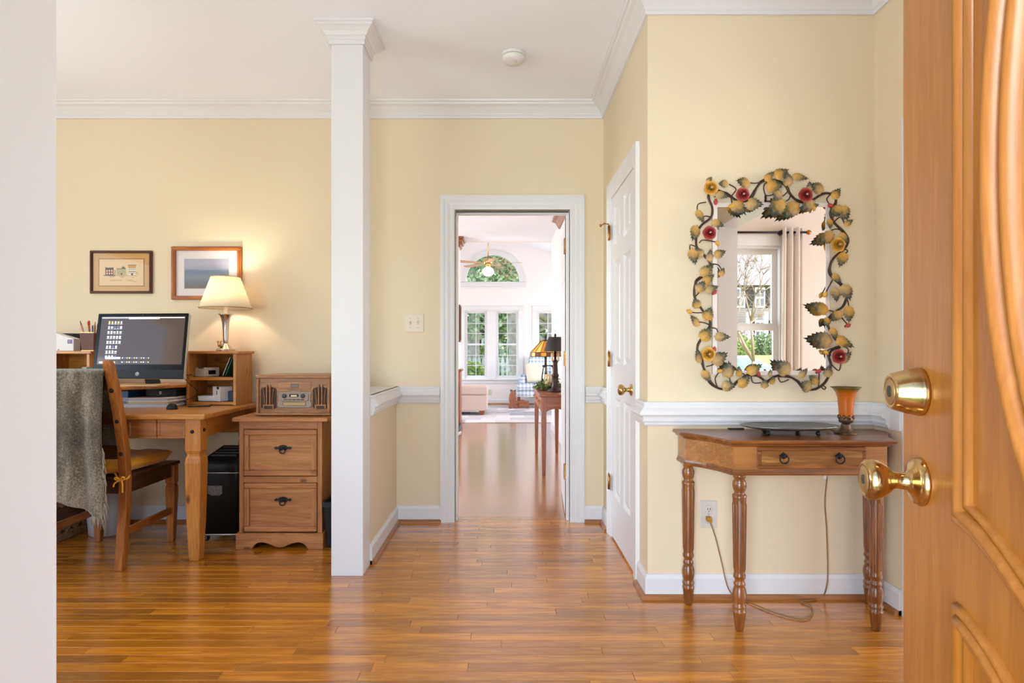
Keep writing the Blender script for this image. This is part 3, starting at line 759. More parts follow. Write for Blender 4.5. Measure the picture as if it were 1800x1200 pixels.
obj('tendril', MB().box(*sorted((zp(470,0).x, zp(545,0).x)), YMI-.01, YMI-.006, zp(0,212).z, zp(0,206).z).box(zp(470,0).x, zp(480,0).x, YMI-.01, YMI-.006, zp(0,212).z, zp(0,180).z).box(zp(500,0).x, zp(508,0).x, YMI-.01, YMI-.006, zp(0,212).z, zp(0,195).z), VINE, mr)

def leaf_material(name, cb, ct):
    m, n, l, b = base(name); b.inputs['Roughness'].default_value = .5; b.inputs['Specular IOR Level'].default_value = .35
    tc = n.new('ShaderNodeTexCoord'); sp = n.new('ShaderNodeSeparateXYZ'); l.new(tc.outputs['Object'], sp.inputs[0])
    nz = n.new('ShaderNodeTexNoise'); nz.inputs['Scale'].default_value = 5; l.new(tc.outputs['Object'], nz.inputs['Vector'])
    ab = n.new('ShaderNodeMath'); ab.operation = 'ABSOLUTE'; l.new(sp.outputs['Y'], ab.inputs[0])
    m1 = n.new('ShaderNodeMath'); m1.operation = 'MULTIPLY_ADD'; m1.inputs[1].default_value = .7; l.new(ab.outputs[0], m1.inputs[0]); l.new(sp.outputs['X'], m1.inputs[2])
    m2 = n.new('ShaderNodeMath'); m2.operation = 'MULTIPLY_ADD'; m2.inputs[1].default_value = .45; l.new(nz.outputs['Fac'], m2.inputs[0]); l.new(m1.outputs[0], m2.inputs[2])
    r = n.new('ShaderNodeValToRGB'); e = r.color_ramp.elements
    e[0].position = .12; e[0].color = cb; e[1].position = .95; e[1].color = ct
    k = e.new(.55); k.color = tuple((cb[i]*.6+ct[i]*.4) for i in range(3)) + (1,)
    mrg = n.new('ShaderNodeMapRange'); mrg.inputs['From Min'].default_value = .45; mrg.inputs['From Max'].default_value = 1.12; l.new(m2.outputs[0], mrg.inputs['Value']); l.new(mrg.outputs[0], r.inputs[0])
    wv = n.new('ShaderNodeTexWave'); wv.inputs['Scale'].default_value = 3; wv.inputs['Distortion'].default_value = 2; l.new(tc.outputs['Object'], wv.inputs['Vector'])
    mx = n.new('ShaderNodeMix'); mx.data_type = 'RGBA'; mx.blend_type = 'MULTIPLY'; mx.inputs['Factor'].default_value = .08
    l.new(r.outputs[0], mx.inputs['A']); l.new(wv.outputs['Color'], mx.inputs['B']); l.new(mx.outputs['Result'], b.inputs['Base Color'])
    return m
LEAFM = [leaf_material('painted_leaf_green', rgb(204, 160, 88), rgb(40, 56, 46)), leaf_material('painted_leaf_grey', rgb(196, 160, 104), rgb(54, 62, 56)), leaf_material('painted_leaf_gold', rgb(210, 158, 72), rgb(50, 66, 50))]
def leaf_mesh(name, wd, m):
    """unit-length serrated leaf along +x, cupped, facing -z local (thickness by solid shell)"""
    xs = [0, .05, .12, .20, .28, .36, .44, .52, .60, .68, .76, .84, .92, 1.0]
    hw_ = [.0, .20, .32, .39, .42, .42, .40, .37, .33, .27, .21, .15, .07, .0]
    v = []; f = []
    for i, (x, w) in enumerate(zip(xs, hw_)):
        w *= wd; ser = .10 if i % 2 else -.05
        zc = .06*sin(x*pi) + .10*x*x
        v += [(x+ser*.8, -w*(1+ser), zc-.10*w/.4), (x, -w*.5, zc-.01), (x, 0, zc+.035*(1 if w else 0)), (x, w*.5, zc-.01), (x+ser*.8, w*(1+ser), zc-.10*w/.4)]
    for i in range(len(xs)-1):
        for k in range(4): f.append((i*5+k, i*5+k+1, (i+1)*5+k+1, (i+1)*5+k))
    nv = len(v); mb = MB(); mb.add(v, f, 0, True)
    me = bpy.data.meshes.new(name); me.from_pydata(v, [], f); me.polygons.foreach_set('use_smooth', [True]*len(f)); me.materials.append(m)
    return me
LEAVES = [leaf_mesh('leaf', w, m) for w in (.74, .92) for m in LEAFM]
leafs = [(285,120,235,125),(395,120,325,110),(178,118,203,90),(222,170,285,190),(312,208,368,278),(375,222,458,228),(470,108,512,64),(515,85,585,55),(597,132,572,66),(608,78,683,102),(475,135,558,130),(548,160,512,208),(572,208,488,276),(642,222,556,292),(718,208,646,254),(702,166,690,112),(764,158,698,126),(808,196,846,148),(845,228,812,292),(848,232,882,306),(868,332,912,304),(800,298,792,348),(818,376,732,414),(850,366,882,424),(870,464,842,540),(815,572,848,624),(826,646,824,714),(862,628,894,706),(792,762,696,728),(892,736,888,818),(854,764,798,812),(788,796,776,840),(808,844,824,904),(808,914,706,898),(826,894,908,944),(846,1020,900,968),(788,1094,786,1036),(738,1126,688,1086),(704,1152,642,1122),(646,1096,680,1048),(594,1078,530,1010),(468,1150,470,1104),(508,1130,506,1088),(496,1090,496,1052),(380,1074,454,1032),(344,1092,334,1036),(288,1098,284,1014),(338,1142,392,1086),(252,1140,322,1134),(158,1058,194,1120),(208,1024,278,972),(150,1022,122,954),(152,908,196,846),(216,890,292,892),(142,834,92,786),(174,808,198,744),(136,748,114,696),(168,658,234,640),(128,666,166,612),(162,624,212,578),(146,586,208,530),(246,588,264,544),(192,514,194,452),(214,484,272,462),(158,488,118,446),(104,446,120,526),(132,332,102,408),(132,252,158,320),(204,308,262,338),(690,240,740,228)]
rnd = random.Random(3)
for i, (x0, y0, x1, y1) in enumerate(leafs):
    a, b = zp(x0, y0, .008), zp(x1, y1, .008 + rnd.uniform(0, .012))
    dx = b - a; L = dx.length*1.02; ex = dx.normalized()
    nrm = Vector((rnd.uniform(-.3,.3), -1, rnd.uniform(-.1,.4))); ey = nrm.cross(ex).normalized(); ez = ex.cross(ey)
    M = Matrix(((ex.x*L, ey.x*L, ez.x*L, a.x-mr.location.x), (ex.y*L, ey.y*L, ez.y*L, a.y-mr.location.y), (ex.z*L, ey.z*L, ez.z*L, a.z-mr.location.z), (0,0,0,1)))
    o = bpy.data.objects.new('leaf', LEAVES[rnd.randrange(6)]); COL.objects.link(o); o.parent = mr; o.matrix_local = M
def rose_mesh(name, c1, c2):
    mo = mat(name, c1, .45, var=.2, vscale=3); mi_ = mat(name+'_centre', c2, .5)
    md = mat(name+'_inner', tuple(q*.62 for q in c1[:3])+(1,), .45); mlt = mat(name+'_outer', tuple(min(1, q*1.25+.03) for q in c1[:3])+(1,), .45, var=.2, vscale=3)
    mb = MB()
    for ring, (r, h, n, tilt) in enumerate(((1.0, .22, 5, .15), (.76, .46, 5, .4), (.52, .62, 4, .7), (.30, .66, 3, 1.0))):
        for k in range(n):
            a0 = 2*pi*k/n + ring*.5
            def fn(u, w, r=r, h=h, tilt=tilt, a0=a0, n=n):
                a = a0 + (u-.5)*2*pi/n*1.25
                rr = r*(.18 + .82*w) * (1 - .10*(2*u-1)**2*w); rr *= (1 + .05*sin(u*7))
                z = h*(.25 + .75*w**1.6)*(.6+tilt*.5) - .12*(2*u-1)**2*(1-w)
                return (rr*cos(a), rr*sin(a), z)
            mb.grid(fn, 6, 4, (2, 0, 3, 0)[ring])
    mb.ball((0,0,.55), (.13,.13,.16), 8, 5, 1)
    me = bpy.data.meshes.new('rose'); me.from_pydata([tuple(v) for v in mb.v], [], mb.f)
    me.polygons.foreach_set('material_index', mb.m); me.polygons.foreach_set('use_smooth', mb.s)
    me.materials.append(mo); me.materials.append(mi_); me.materials.append(mlt); me.materials.append(md); return me
RR_ = rose_mesh('red_rose_paint', rgb(158, 52, 46), rgb(228, 196, 180)); RY_ = rose_mesh('yellow_rose_paint', rgb(204, 148, 52), rgb(232, 204, 160))
QY = Vector((0,0,1)).rotation_difference(Vector((0,-1,0)))
def face_out(me, name, x, y, r, d=.012, spin=0):
    p = zp(x, y, d) - Vector(mr.location); s = r*.35/F*YMI
    o = bpy.data.objects.new(name, me); COL.objects.link(o); o.parent = mr
    o.matrix_local = Matrix.Translation(p) @ (QY.to_matrix().to_4x4()) @ Matrix.Rotation(spin, 4, 'Z') @ Matrix.Diagonal((s,s,s,1)); return o
for k, (x, y, r, red) in enumerate(((197,145,36,0),(357,178,35,1),(672,180,37,1),(190,370,35,1),(835,430,37,0),(185,978,36,0),(840,990,37,1))):
    face_out(RR_ if red else RY_, 'rose', x, y, r, .014, k*1.1)
BUDR = mat('red_bud_paint', rgb(176, 58, 54), .5, var=.2); BUDY = mat('yellow_bud_paint', rgb(214, 160, 60), .5, var=.2)
def bud_mesh(m):
    mb = MB().lathe([(.05,-1),(.5,-.6),(.75,0),(.6,.6),(.3,.9),(.45,1.1),(.1,.8)], seg=10); me = bpy.data.meshes.new('bud')
    me.from_pydata([tuple(v) for v in mb.v], [], mb.f); me.polygons.foreach_set('use_smooth', mb.s); me.materials.append(m); return me
BM = [bud_mesh(BUDY), bud_mesh(BUDR)]
for k, (x, y, red) in enumerate(((223,215,1),(300,235,0),(232,420,0),(218,665,1),(93,765,0),(215,957,1),(243,1063,0),(436,1075,1),(740,1063,1),(778,970,0),(772,680,0),(798,232,1),(716,242,0),(888,833,1))):
    p = zp(x, y, .006) - Vector(mr.location); o = bpy.data.objects.new('bud', BM[red]); COL.objects.link(o); o.parent = mr
    s = 15*.35/F*YMI
    o.matrix_local = Matrix.Translation(p) @ Matrix.Rotation(k*1.3, 4, 'Y') @ Matrix.Diagonal((s,s,s,1))

# ---- console table under the mirror
ct = thing('console_table', (1.22, 2.54, 0), 'brown wooden console table with one drawer and turned legs under the mirror', 'table')
ZT = .77
def side_curve(e, n=10):     # left half outline from front corner to the wall, e = overhang
    xf, yf_ = .916-e, 2.381-e*1.0
    pts = []
    for i in range(n+1):
        t = i/n
        x = xf + (.79-e-xf)*t; y = yf_ + (2.60-yf_)*t
        b = sin(pi*t)*.018       # slight concave bow
        pts.append((x + b*.9, y + b*.5))
    pts.append((.79-e, YM-.012)); return pts
def outline(e):
    l = side_curve(e); cx = 1.2215
    return [(2*cx-x, y) for x, y in l][::-1] + l
def slab_prof(name, levels, m, bevel=0):
    mb = MB(); mb.loft([[(x, y, z) for x, y in outline(e)] for e, z in levels]); return obj(name, mb, m, ct, bevel=bevel)
slab_prof('top', [(.004,.742),(.010,.746),(.014,.752),(.024,.757),(.026,.764),(.021,.77)], TABW['x'])
ap = slab_prof('apron', [(0,.648),(0,.743)], TABM['x'])
slab_prof('lower_moulding', [(-.02,.628),(.006,.628),(.009,.634),(.004,.641),(.002,.650),(-.02,.650)], TABW['x'])
dxa, dxb, dza, dzb = 1.007, 1.438, .655, .741
dr = obj('drawer', MB().box(dxa, dxb, 2.374, 2.40, dza, dzb), TABW['x'], ct, bevel=.003)
fb = .015
for (a, b, c, d) in ((dxa, dxb, dza, dza+fb), (dxa, dxb, dzb-fb, dzb), (dxa, dxa+fb, dza+fb, dzb-fb), (dxb-fb, dxb, dza+fb, dzb-fb)):
    obj('drawer_moulding', MB().box(a, b, 2.369, 2.375, c, d), TABW['x'], dr, bevel=.003)
obj('burl_panel', MB().box(dxa+fb, dxb-fb, 2.371, 2.375, dza+fb, dzb-fb), BURL, dr)
for px in (1377, 1475):
    x = X(px, 2.37); zz = Z(801, 2.37)
    pl = MB().prism([(x-.018,zz),(x,zz+.014),(x+.018,zz),(x,zz-.014)], 'y', 2.366, 2.371)
    pl.ball((x,2.363,zz), (.007,.006,.007), 10, 6)
    pu = obj('pull', pl, IRON, dr)
    pl2 = MB().tube([(x+.017*sin(2*pi*k/18), 2.360, zz-.012-.017*cos(2*pi*k/18)) for k in range(18)], .003, 6, closed=True)
    obj('pull_ring', pl2, IRON, dr)
LEGP = [(.013,0),(.016,.004),(.0245,.072),(.026,.075),(.0255,.082),(.022,.085),(.026,.096),(.0255,.103),(.022,.107),(.024,.118),(.027,.135),(.0275,.150),(.024,.168),(.019,.18),(.0225,.184),(.0225,.192),(.0185,.197),(.0185,.207),(.0235,.214),(.024,.224),(.021,.230),(.0215,.236),(.0262,.522),(.0262,.53),(.0275,.535),(.0275,.545),(.021,.55),(.019,.556),(.0245,.568),(.0275,.583),(.026,.596),(.019,.610),(.0225,.613),(.024,.620),(.024,.632)]
for (lx, ly) in ((.947,2.403),(1.496,2.403),(.817,2.649),(1.622,2.649)):
    obj('leg', MB().lathe(LEGP, (lx,ly,0), seg=24, flute=(.2361,.5219,.86)), TABW['z'], ct)
# flutes need rings inside the shaft: a second, slimmer pass of ribs
for (lx, ly) in ((.947,2.403),(1.496,2.403),(.817,2.649),(1.622,2.649)):
    rb = MB()
    for k in range(10):
        a = 2*pi*k/10 + .15
        rb.tube([(lx+.0205*cos(a), ly+.0205*sin(a), .24), (lx+.0212*cos(a), ly+.0212*sin(a), .25), (lx+.0252*cos(a), ly+.0252*sin(a), .508), (lx+.0245*cos(a), ly+.0245*sin(a), .518)], [.001,.0026,.0030,.001], 6)
    obj('fluting', rb, TABW['z'], ct)

# ---- oval metal tray on ball feet
tcx, tcy = 1.215, 2.545
tr_ = thing('tray', (tcx, tcy, ZT), 'oval hammered black metal tray on ball feet, on the console table', 'tray')
HAM = mat('hammered_dark_metal', rgb(132, 134, 132), .36, .8, bump=.9, bscale=90)
def trayfn(u, w):
    a = 2*pi*u; r = w; e = 1 + .012*sin(a*18)*(w > .9)
    return (tcx + .205*r*e*cos(a), tcy + .115*r*e*sin(a), ZT + .022 + .014*max(0, (w-.7)/.3)**1.5)
tm = MB().grid(trayfn, 72, 10); t_o = obj('dish', tm, HAM, tr_, fixn=False)
sd_ = t_o.modifiers.new('solid', 'SOLIDIFY'); sd_.thickness = .004; sd_.offset = -1
obj('handle', MB().rbox((tcx-.235, tcy-.02, ZT+.024), (.065,.02,.008)), IRON, tr_, bevel=.002)
for (dx, dy) in ((-.115,-.055),(-.085,.05),(.095,-.055),(.06,.05)):
    obj('foot', MB().ball((tcx+dx, tcy+dy, ZT+.0105), .0105, 14, 8), IRON, tr_)

# ---- small amber glass accent lamp
ax, ay = X(1487, 2.55), 2.55
al = thing('accent_lamp', (ax, ay, ZT), 'small amber glass vase lamp with bronze foot on the console table', 'lamp')
BRONZE = mat('antique_bronze', rgb(108, 84, 64), .42, .8, bump=.8, bscale=120, var=.35, vscale=60)
def amber_mat():
    m, n, l, b = base('amber_glass'); b.inputs['Roughness'].default_value = .35
    tc = n.new('ShaderNodeTexCoord'); sp = n.new('ShaderNodeSeparateXYZ'); l.new(tc.outputs['Object'], sp.inputs[0])
    nz = n.new('ShaderNodeTexNoise'); nz.inputs['Scale'].default_value = 18; l.new(tc.outputs['Object'], nz.inputs['Vector'])
    ad = n.new('ShaderNodeMath'); ad.operation = 'MULTIPLY_ADD'; ad.inputs[1].default_value = .03; l.new(nz.outputs['Fac'], ad.inputs[0]); l.new(sp.outputs['Z'], ad.inputs[2])
    r = n.new('ShaderNodeMapRange'); r.inputs['From Min'].default_value = .19; r.inputs['From Max'].default_value = .215; l.new(ad.outputs[0], r.inputs['Value'])
    mx = n.new('ShaderNodeMix'); mx.data_type = 'RGBA'; mx.inputs['A'].default_value = rgb(184, 92, 2); mx.inputs['B'].default_value = rgb(84, 82, 22)
    l.new(r.outputs[0], mx.inputs['Factor']); l.new(mx.outputs['Result'], b.inputs['Base Color'])
    b.inputs['Subsurface Weight'].default_value = .1; b.inputs['Subsurface Radius'].default_value = (.03,.015,.004)
    return m
sh = MB().lathe([(.024,.066),(.027,.08),(.030,.12),(.033,.155),(.040,.178),(.052,.194),(.060,.199),(.058,.200),(.050,.194),(.037,.176),(.030,.155),(.026,.12),(.022,.08)], (ax,ay,ZT), seg=32)
obj('shade', sh, amber_mat(), al)
ft = MB().lathe([(.046,0),(.046,.004),(.040,.008),(.030,.014),(.021,.026),(.018,.040),(.016,.044)], (ax,ay,ZT), seg=28)
obj('foot', ft, BRONZE, al)
cupb = MB().lathe([(.013,.044),(.022,.047),(.0275,.052),(.0285,.062),(.0285,.072),(.0275,.072),(.02,.06)], (ax,ay,ZT), seg=28)
for k in range(8):
    a = 2*pi*k/8; cupb.ball((ax+.0275*cos(a), ay+.0275*sin(a), ZT+.072), (.007,.007,.010), 6, 5)
obj('leaf_cup', cupb, BRONZE, al)
CORDM = mat('brown_cord', rgb(142, 104, 50), .45)
cpts = [(ax-.03, ay+.03, ZT+.006), (ax-.05, ay+.06, ZT+.018), (ax-.02, ay+.10, ZT+.01), (ax-.035, YM-.006, ZT+.005), (X(1453,YM), YM-.006, .62), tuple(P(1450,880,YM-.02)), tuple(P(1453,930,YM-.03)), tuple(P(1455,1000,YM-.05)), tuple(P(1453,1030,YM-.06)), tuple(G(1445,1050,.006)), tuple(G(1428,1054,.006)), tuple(G(1408,1057,.006)),
        tuple(G(1424,1063,.006)), tuple(G(1428,1076,.006)), tuple(G(1415,1087,.006)), tuple(G(1385,1083,.006)), tuple(G(1350,1072,.006)), tuple(G(1322,1060,.006)), tuple(G(1298,1052,.006)), tuple(P(1280,1033,YM-.06)), tuple(P(1268,985,YM-.04)), tuple(P(1258,945,YM-.035)), tuple(P(1248,916,YM-.03))]
obj('cord', MB().tube(spline(cpts, 8), .0030, 6), CORDM, al)
pg = P(1246, 912, YM-.022)
obj('plug', MB().rbox(pg, (.022,.026,.022)).rbox(pg+Vector((.004,-.012,-.006)), (.014,.012,.014)), mat('yellow_plug', rgb(176,128,40), .4), al, bevel=.003)
tg = P(1453, 838, YM-.01)
obj('cord_tag', MB().box(tg.x-.012, tg.x+.012, YM-.012, YM-.002, tg.z-.012, tg.z+.03), WHITEP, al, bevel=.002)

# ---- outlets
def outlet(x0, x1, z0, z1, y, label, m=GREYP):
    o = thing('wall_outlet', ((x0+x1)/2, y, z0), label, 'outlet')
    obj('plate', MB().box(x0, x1, y-.006, y, z0, z1), m, o, bevel=.003, seg=2)
    xc = (x0+x1)/2; w = x1-x0; h = z1-z0
    for zz in (z0+h*.3, z0+h*.68):
        soc = obj('socket', MB().lathe([(w*.23,0),(w*.23,.002),(w*.21,.003),(.001,.003)], (xc, y-.006, zz), (0,-1,0), 20), m, o)
        for dx in (-.006, .006): obj('slot', MB().box(xc+dx-.0012, xc+dx+.0012, y-.0098, y-.0088, zz-.002, zz+.007), BLACK, soc)
        obj('slot', MB().lathe([(.0022,0),(.0022,.0006)], (xc, y-.009, zz-.008), (0,-1,0), 8), BLACK, soc)
    obj('screw', MB().lathe([(.003,0),(.002,.001)], (xc, y-.006, (z0+z1)/2), (0,-1,0), 8), STEEL, o)
outlet(X(1230,YM), X(1260,YM), Z(927,YM), Z(879,YM), YM, 'grey wall outlet with a yellow plug, beside the console table leg')

# ================================================================== OFFICE THINGS
# ---- desk
dk = thing('desk', (-2.25, 3.52, 0), 'honey pine writing desk with chunky tapered legs against the office wall', 'desk')
DT = .79; DX_0, DX_1, DYF = -2.92, -1.58, 3.145
obj('desktop', MB().box(DX_0, DX_1, DYF, 3.915, DT-.028, DT), PINE['x'], dk, bevel=.006, seg=2)
def chunky_leg(cx, cy, H_, k=1.0):
    L = [(0,.026),(.012,.0275),(.20*H_/.76,.0355),(.40*H_/.76,.0405),(.525*H_/.76,.0425),(.548*H_/.76,.041),(.562*H_/.76,.0345),(.572*H_/.76,.0345),(.59*H_/.76,.041),(H_,.041)]
    return MB().sq([(cx, cy, z, a*k, a*k) for z, a in L])
LEGC = [(-1.659, 3.221), (-2.84, 3.221), (-1.659, 3.86), (-2.84, 3.86)]
for (lx, ly) in LEGC:
    lo = obj('leg', chunky_leg(lx, ly, DT-.028), PINE['z'], dk, bevel=.003)
    if ly < 3.5:
        bb = MB().lathe([(.0105,0),(.0095,.004),(.006,.007),(.001,.008)], (lx-.001, ly-.041, .694), (0,-1,0), 14)
        bs = MB().lathe([(.0105,0),(.0095,.004),(.006,.007),(.001,.008)], (lx+.041, ly, .700), (1,0,0), 14)
        obj('bolt', bb, IRON, lo); obj('bolt', bs, IRON, lo)
obj('side_apron', MB().box(-1.67, -1.640, 3.262, 3.82, .655, DT-.028), PINE['y'], dk)
obj('side_apron', MB().box(-2.85, -2.82, 3.262, 3.82, .655, DT-.028), PINE['y'], dk)
obj('back_apron', MB().box(-2.80, -1.70, 3.85, 3.875, .60, DT-.028), PINE['x'], dk)
obj('front_apron', MB().box(-2.80, -1.70, 3.240, 3.26, .652, DT-.028), PINE['x'], dk)
for k in range(7):
    x1 = -1.703 - k*.156; x0 = x1 - .152
    d_ = obj('drawer', MB().box(x0, x1, 3.198, 3.215, .656, .757), CABW['x'], dk, bevel=.002)
    f_ = MB(); e = .014
    for (a, b, c, d) in ((x0,x1,.656,.656+e),(x0,x1,.757-e,.757),(x0,x0+e,.656+e,.757-e),(x1-e,x1,.656+e,.757-e)): f_.box(a, b, 3.191, 3.199, c, d)
    obj('drawer_moulding', f_, CABW['x'], d_, bevel=.003)

# ---- hutch standing on the desk
ht = thing('desk_hutch', (-2.25, 3.79, DT), 'pine desk hutch with cubbyholes at both ends, on the desk', 'hutch')
HF, HB_ = 3.67, 3.905
def cubby(x0, x1):
    t = .018
    obj('side_panel', MB().box(x0, x0+t, HF, HB_, DT, 1.107), PINE['z'], ht, bevel=.002)
    obj('side_panel', MB().box(x1-t, x1, HF, HB_, DT, 1.107), PINE['z'], ht, bevel=.002)
    obj('back_panel', MB().box(x0+t, x1-t, HB_-.012, HB_, DT, 1.107), PINE['x'], ht)
    obj('shelf', MB().box(x0+t, x1-t, HF+.004, HB_-.012, .945, .964), PINE['x'], ht, bevel=.002)
    obj('bottom_board', MB().box(x0+t, x1-t, HF+.004, HB_-.012, DT+.004, DT+.022), PINE['x'], ht, bevel=.002)
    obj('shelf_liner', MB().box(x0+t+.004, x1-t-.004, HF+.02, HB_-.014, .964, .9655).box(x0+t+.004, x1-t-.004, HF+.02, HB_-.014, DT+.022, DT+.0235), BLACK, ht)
cubby(-1.953, -1.647); cubby(-2.853, -2.547)
obj('top_board', MB().box(-1.96, -1.632, HF-.012, HB_+.003, 1.107, 1.125), PINE['x'], ht, bevel=.003)
obj('top_board', MB().box(-2.868, -2.530, HF-.012, HB_+.003, 1.107, 1.125), PINE['x'], ht, bevel=.003)
bow = [(-2.547, HB_), (-2.547, 3.66)] + [(-2.547 + .594*i/12, 3.66 - .27*sin(pi*i/12)**.8) for i in range(1, 12)] + [(-1.953, 3.66), (-1.953, HB_)]
obj('monitor_platform', MB().prism(bow, 'z', .902, .92), PINE['x'], ht, bevel=.003)
obj('back_panel', MB().box(-2.547, -1.953, HB_-.01, HB_, DT, .902), PINE['x'], ht)

# ---- things in the cubbyholes
def boxthing(name, x0, x1, y0, y1, z0, z1, m, label, cat, rz=0, bev=.002, extra=None, group=None):
    o = thing(name, ((x0+x1)/2, (y0+y1)/2, z0), label, cat, group, rz)
    sx, sy, sz = (x1-x0)/2, (y1-y0)/2, z1-z0
    obj('body', MB().box(-sx, sx, -sy, sy, 0, sz), m, o, world=False, bevel=bev)
    if extra:
        for nm, mb, mm in extra(sx, sy, sz): obj(nm, mb, mm, o, world=False)
    return o
BOXW = mat('printed_carton', rgb(214, 200, 190), .6, var=.08, vscale=20); BOXB = mat('white_carton', rgb(232, 228, 226), .6)
boxthing('carton', -1.915, -1.815, 3.70, 3.80, .9655, 1.022, BOXW, 'small white printed carton on the upper cubby shelf', 'box', R(-28),
         extra=lambda a, b, c: [('lid_line', MB().box(-a-.0004, a+.0004, -b-.0004, b+.0004, c*.82, c*.835), GREYP), ('print', MB().box(a-.0002, a+.0006, -b*.5, b*.5, c*.25, c*.7), BLACK), ('print', MB().box(-a*.2, a*.75, -b-.0006, -b+.0002, c*.9, c), BLACK)])
fo = thing('photo_card', (-1.712, 3.74, .9655), 'dark photo cards leaning in the upper cubby', 'card')
for k, (mm, dx) in enumerate(((mat('dark_card', rgb(34,44,42), .35), 0), (mat('green_card', rgb(40,120,92), .3, var=.6, vscale=25), .012))):
    obj('card', MB().rbox((dx, 0, .062), (.003, .1, .125), (0, R(22), 0)), mm, fo, world=False)
obj('card_edge', MB().rbox((-.003, -.051, .062), (.002, .002, .125), (0, R(22), 0)), WHITEP, fo, world=False)
boxthing('flat_carton', -1.900, -1.790, 3.71, 3.80, DT+.0235, DT+.055, BOXB, 'flat white carton on the lower cubby shelf', 'box',
         extra=lambda a, b, c: [('lid', MB().box(-a-.001, a+.001, -b-.001, b+.001, c*.75, c+.001), BOXB)])
boxthing('upright_carton', -1.800, -1.728, 3.70, 3.79, DT+.0235, DT+.113, BOXB, 'upright white carton on the lower cubby shelf', 'box', R(-30),
         extra=lambda a, b, c: [('print', MB().box(a*.2, a*.8, -b-.0006, -b+.0002, c*.82, c*1.0), BLACK), ('print', MB().box(a*.1, a*.3, -b-.0006, -b+.0002, c*.45, c*.72), DGREY)])
boxthing('blue_carton', -1.720, -1.672, 3.72, 3.80, DT+.0235, DT+.085, mat('navy_carton', rgb(26, 44, 78), .5), 'dark blue carton beside the upright white one', 'box')

# ---- all-in-one computer
MX, MY = -2.105, 3.455
mo = thing('computer_monitor', (MX, MY, .92), 'black all-in-one computer with desktop icons on its screen', 'monitor', rz=R(-5))
def MT(x, z, d): # monitor local plane, tilted back 8 degrees; d towards the viewer
    z -= 0
    return Vector((x, -d*cos(R(8)) - .025 + (z-.045)*sin(R(8)), z*1.0 + d*sin(R(8))))
def mbox(mb, x0, x1, z0, z1, d0, d1, mi=0):
    return mb.hexa([MT(x0,z0,d0),MT(x1,z0,d0),MT(x1,z0,d1),MT(x0,z0,d1)], [MT(x0,z1,d0),MT(x1,z1,d0),MT(x1,z1,d1),MT(x0,z1,d1)], mi)
hwid = .278; zb, ztp = .045, .423
obj('case', mbox(MB(), -hwid, hwid, zb, ztp, -.030, -.002), mat('silver_case', rgb(200,198,196), .3, .6), mo, world=False, bevel=.008, seg=3)
obj('bezel', mbox(MB(), -hwid, hwid, zb, ztp, -.004, .002), mat('glossy_black_bezel', rgb(14,12,12), .2, spec=.12), mo, world=False, bevel=.006, seg=3)
SCRM = mat('lit_screen', rgb(40, 34, 32), .06, emit=rgb(118, 100, 92), estr=.42, spec=.22)
scr = obj('screen', mbox(MB(), -hwid+.024, hwid-.016, zb+.082, ztp-.017, .0018, .0026), SCRM, mo, world=False)
obj('chin', mbox(MB(), -hwid+.002, hwid-.002, zb+.001, zb+.052, .001, .003), mat('charcoal_chin', rgb(42,43,46), .5, spec=.2), mo, world=False, bevel=.002)
ICW = mat('screen_white', rgb(200,205,215), .3, emit=rgb(225,230,240), estr=.85); ICB = mat('screen_blue', rgb(60,70,120), .3, emit=rgb(110,120,170), estr=.6)
ICY = mat('screen_yellow', rgb(190,170,90), .3, emit=rgb(220,200,120), estr=.7)
ic = MB(); rndi = random.Random(5)
u0, u1, v0, v1 = -hwid+.024, hwid-.016, zb+.082, ztp-.017
for r_ in range(8):
    for c_ in range(5 if r_ < 5 else 4):
        xx = u0 + .052 + c_*.0185; zz = v1 - .035 - r_*.0285
        w_, h_ = rndi.choice(((.0045,.006),(.006,.0055),(.005,.0065),(.0065,.004)))
        mbox(ic, xx-w_, xx+w_, zz-h_, zz+h_, .0026, .0029, rndi.choice((0,0,0,0,1,2)))
        mbox(ic, xx-.007, xx+.007, zz-.0112, zz-.009, .0026, .0029, 0)
mbox(ic, u0+.004, u1-.004, v1-.011, v1-.006, .0026, .0029, 0)
mbox(ic, u0+.17, u0+.36, v1-.016, v1-.005, .0026, .0030, 0)
mbox(ic, u0+.012, u0+.11, v0+.006, v0+.016, .0026, .0029, 0); mbox(ic, u0+.05, u0+.14, v0+.03, v0+.042, .0026, .0029, 0)
for k in range(12):
    for zz in (.010, .034): mbox(ic, u0+.15+k*.0145, u0+.15+k*.0145+.008, v0+zz, v0+zz+.006, .0026, .0029, k % 3)
obj('icons', ic, [ICW, ICB, ICY], scr, world=False)['kind'] = 'stuff'
lg = MB(); cz_ = MT(0, zb+.026, .003)
lg.lathe([(.012,0),(.012,.0005),(.001,.0006)], cz_, (0,-cos(R(8)),sin(R(8))), 24)
lo_ = obj('logo_disc', lg, mat('silver_logo', rgb(206,206,208), .3, .4), mo, world=False)
def letter(mb, x, strokes):
    for (a, b, c, d) in strokes:
        p, q = Vector((x+a, b)), Vector((x+c, d)); dr_ = (q-p).normalized(); nn = Vector((-dr_.y, dr_.x))*.0007
        mb.hexa([MT(*(p-nn), .0035), MT(*(q-nn), .0035), MT(*(q+nn), .0035), MT(*(p+nn), .0035)], [MT(*(p-nn), .0041), MT(*(q-nn), .0041), MT(*(q+nn), .0041), MT(*(p+nn), .0041)])
lt = MB(); zc_ = zb+.026
letter(lt, -.006, [(.001,zc_-.005,.004,zc_+.009),(.0025,zc_+.003,.006,zc_+.003),(.006,zc_+.003,.0045,zc_-.005)])
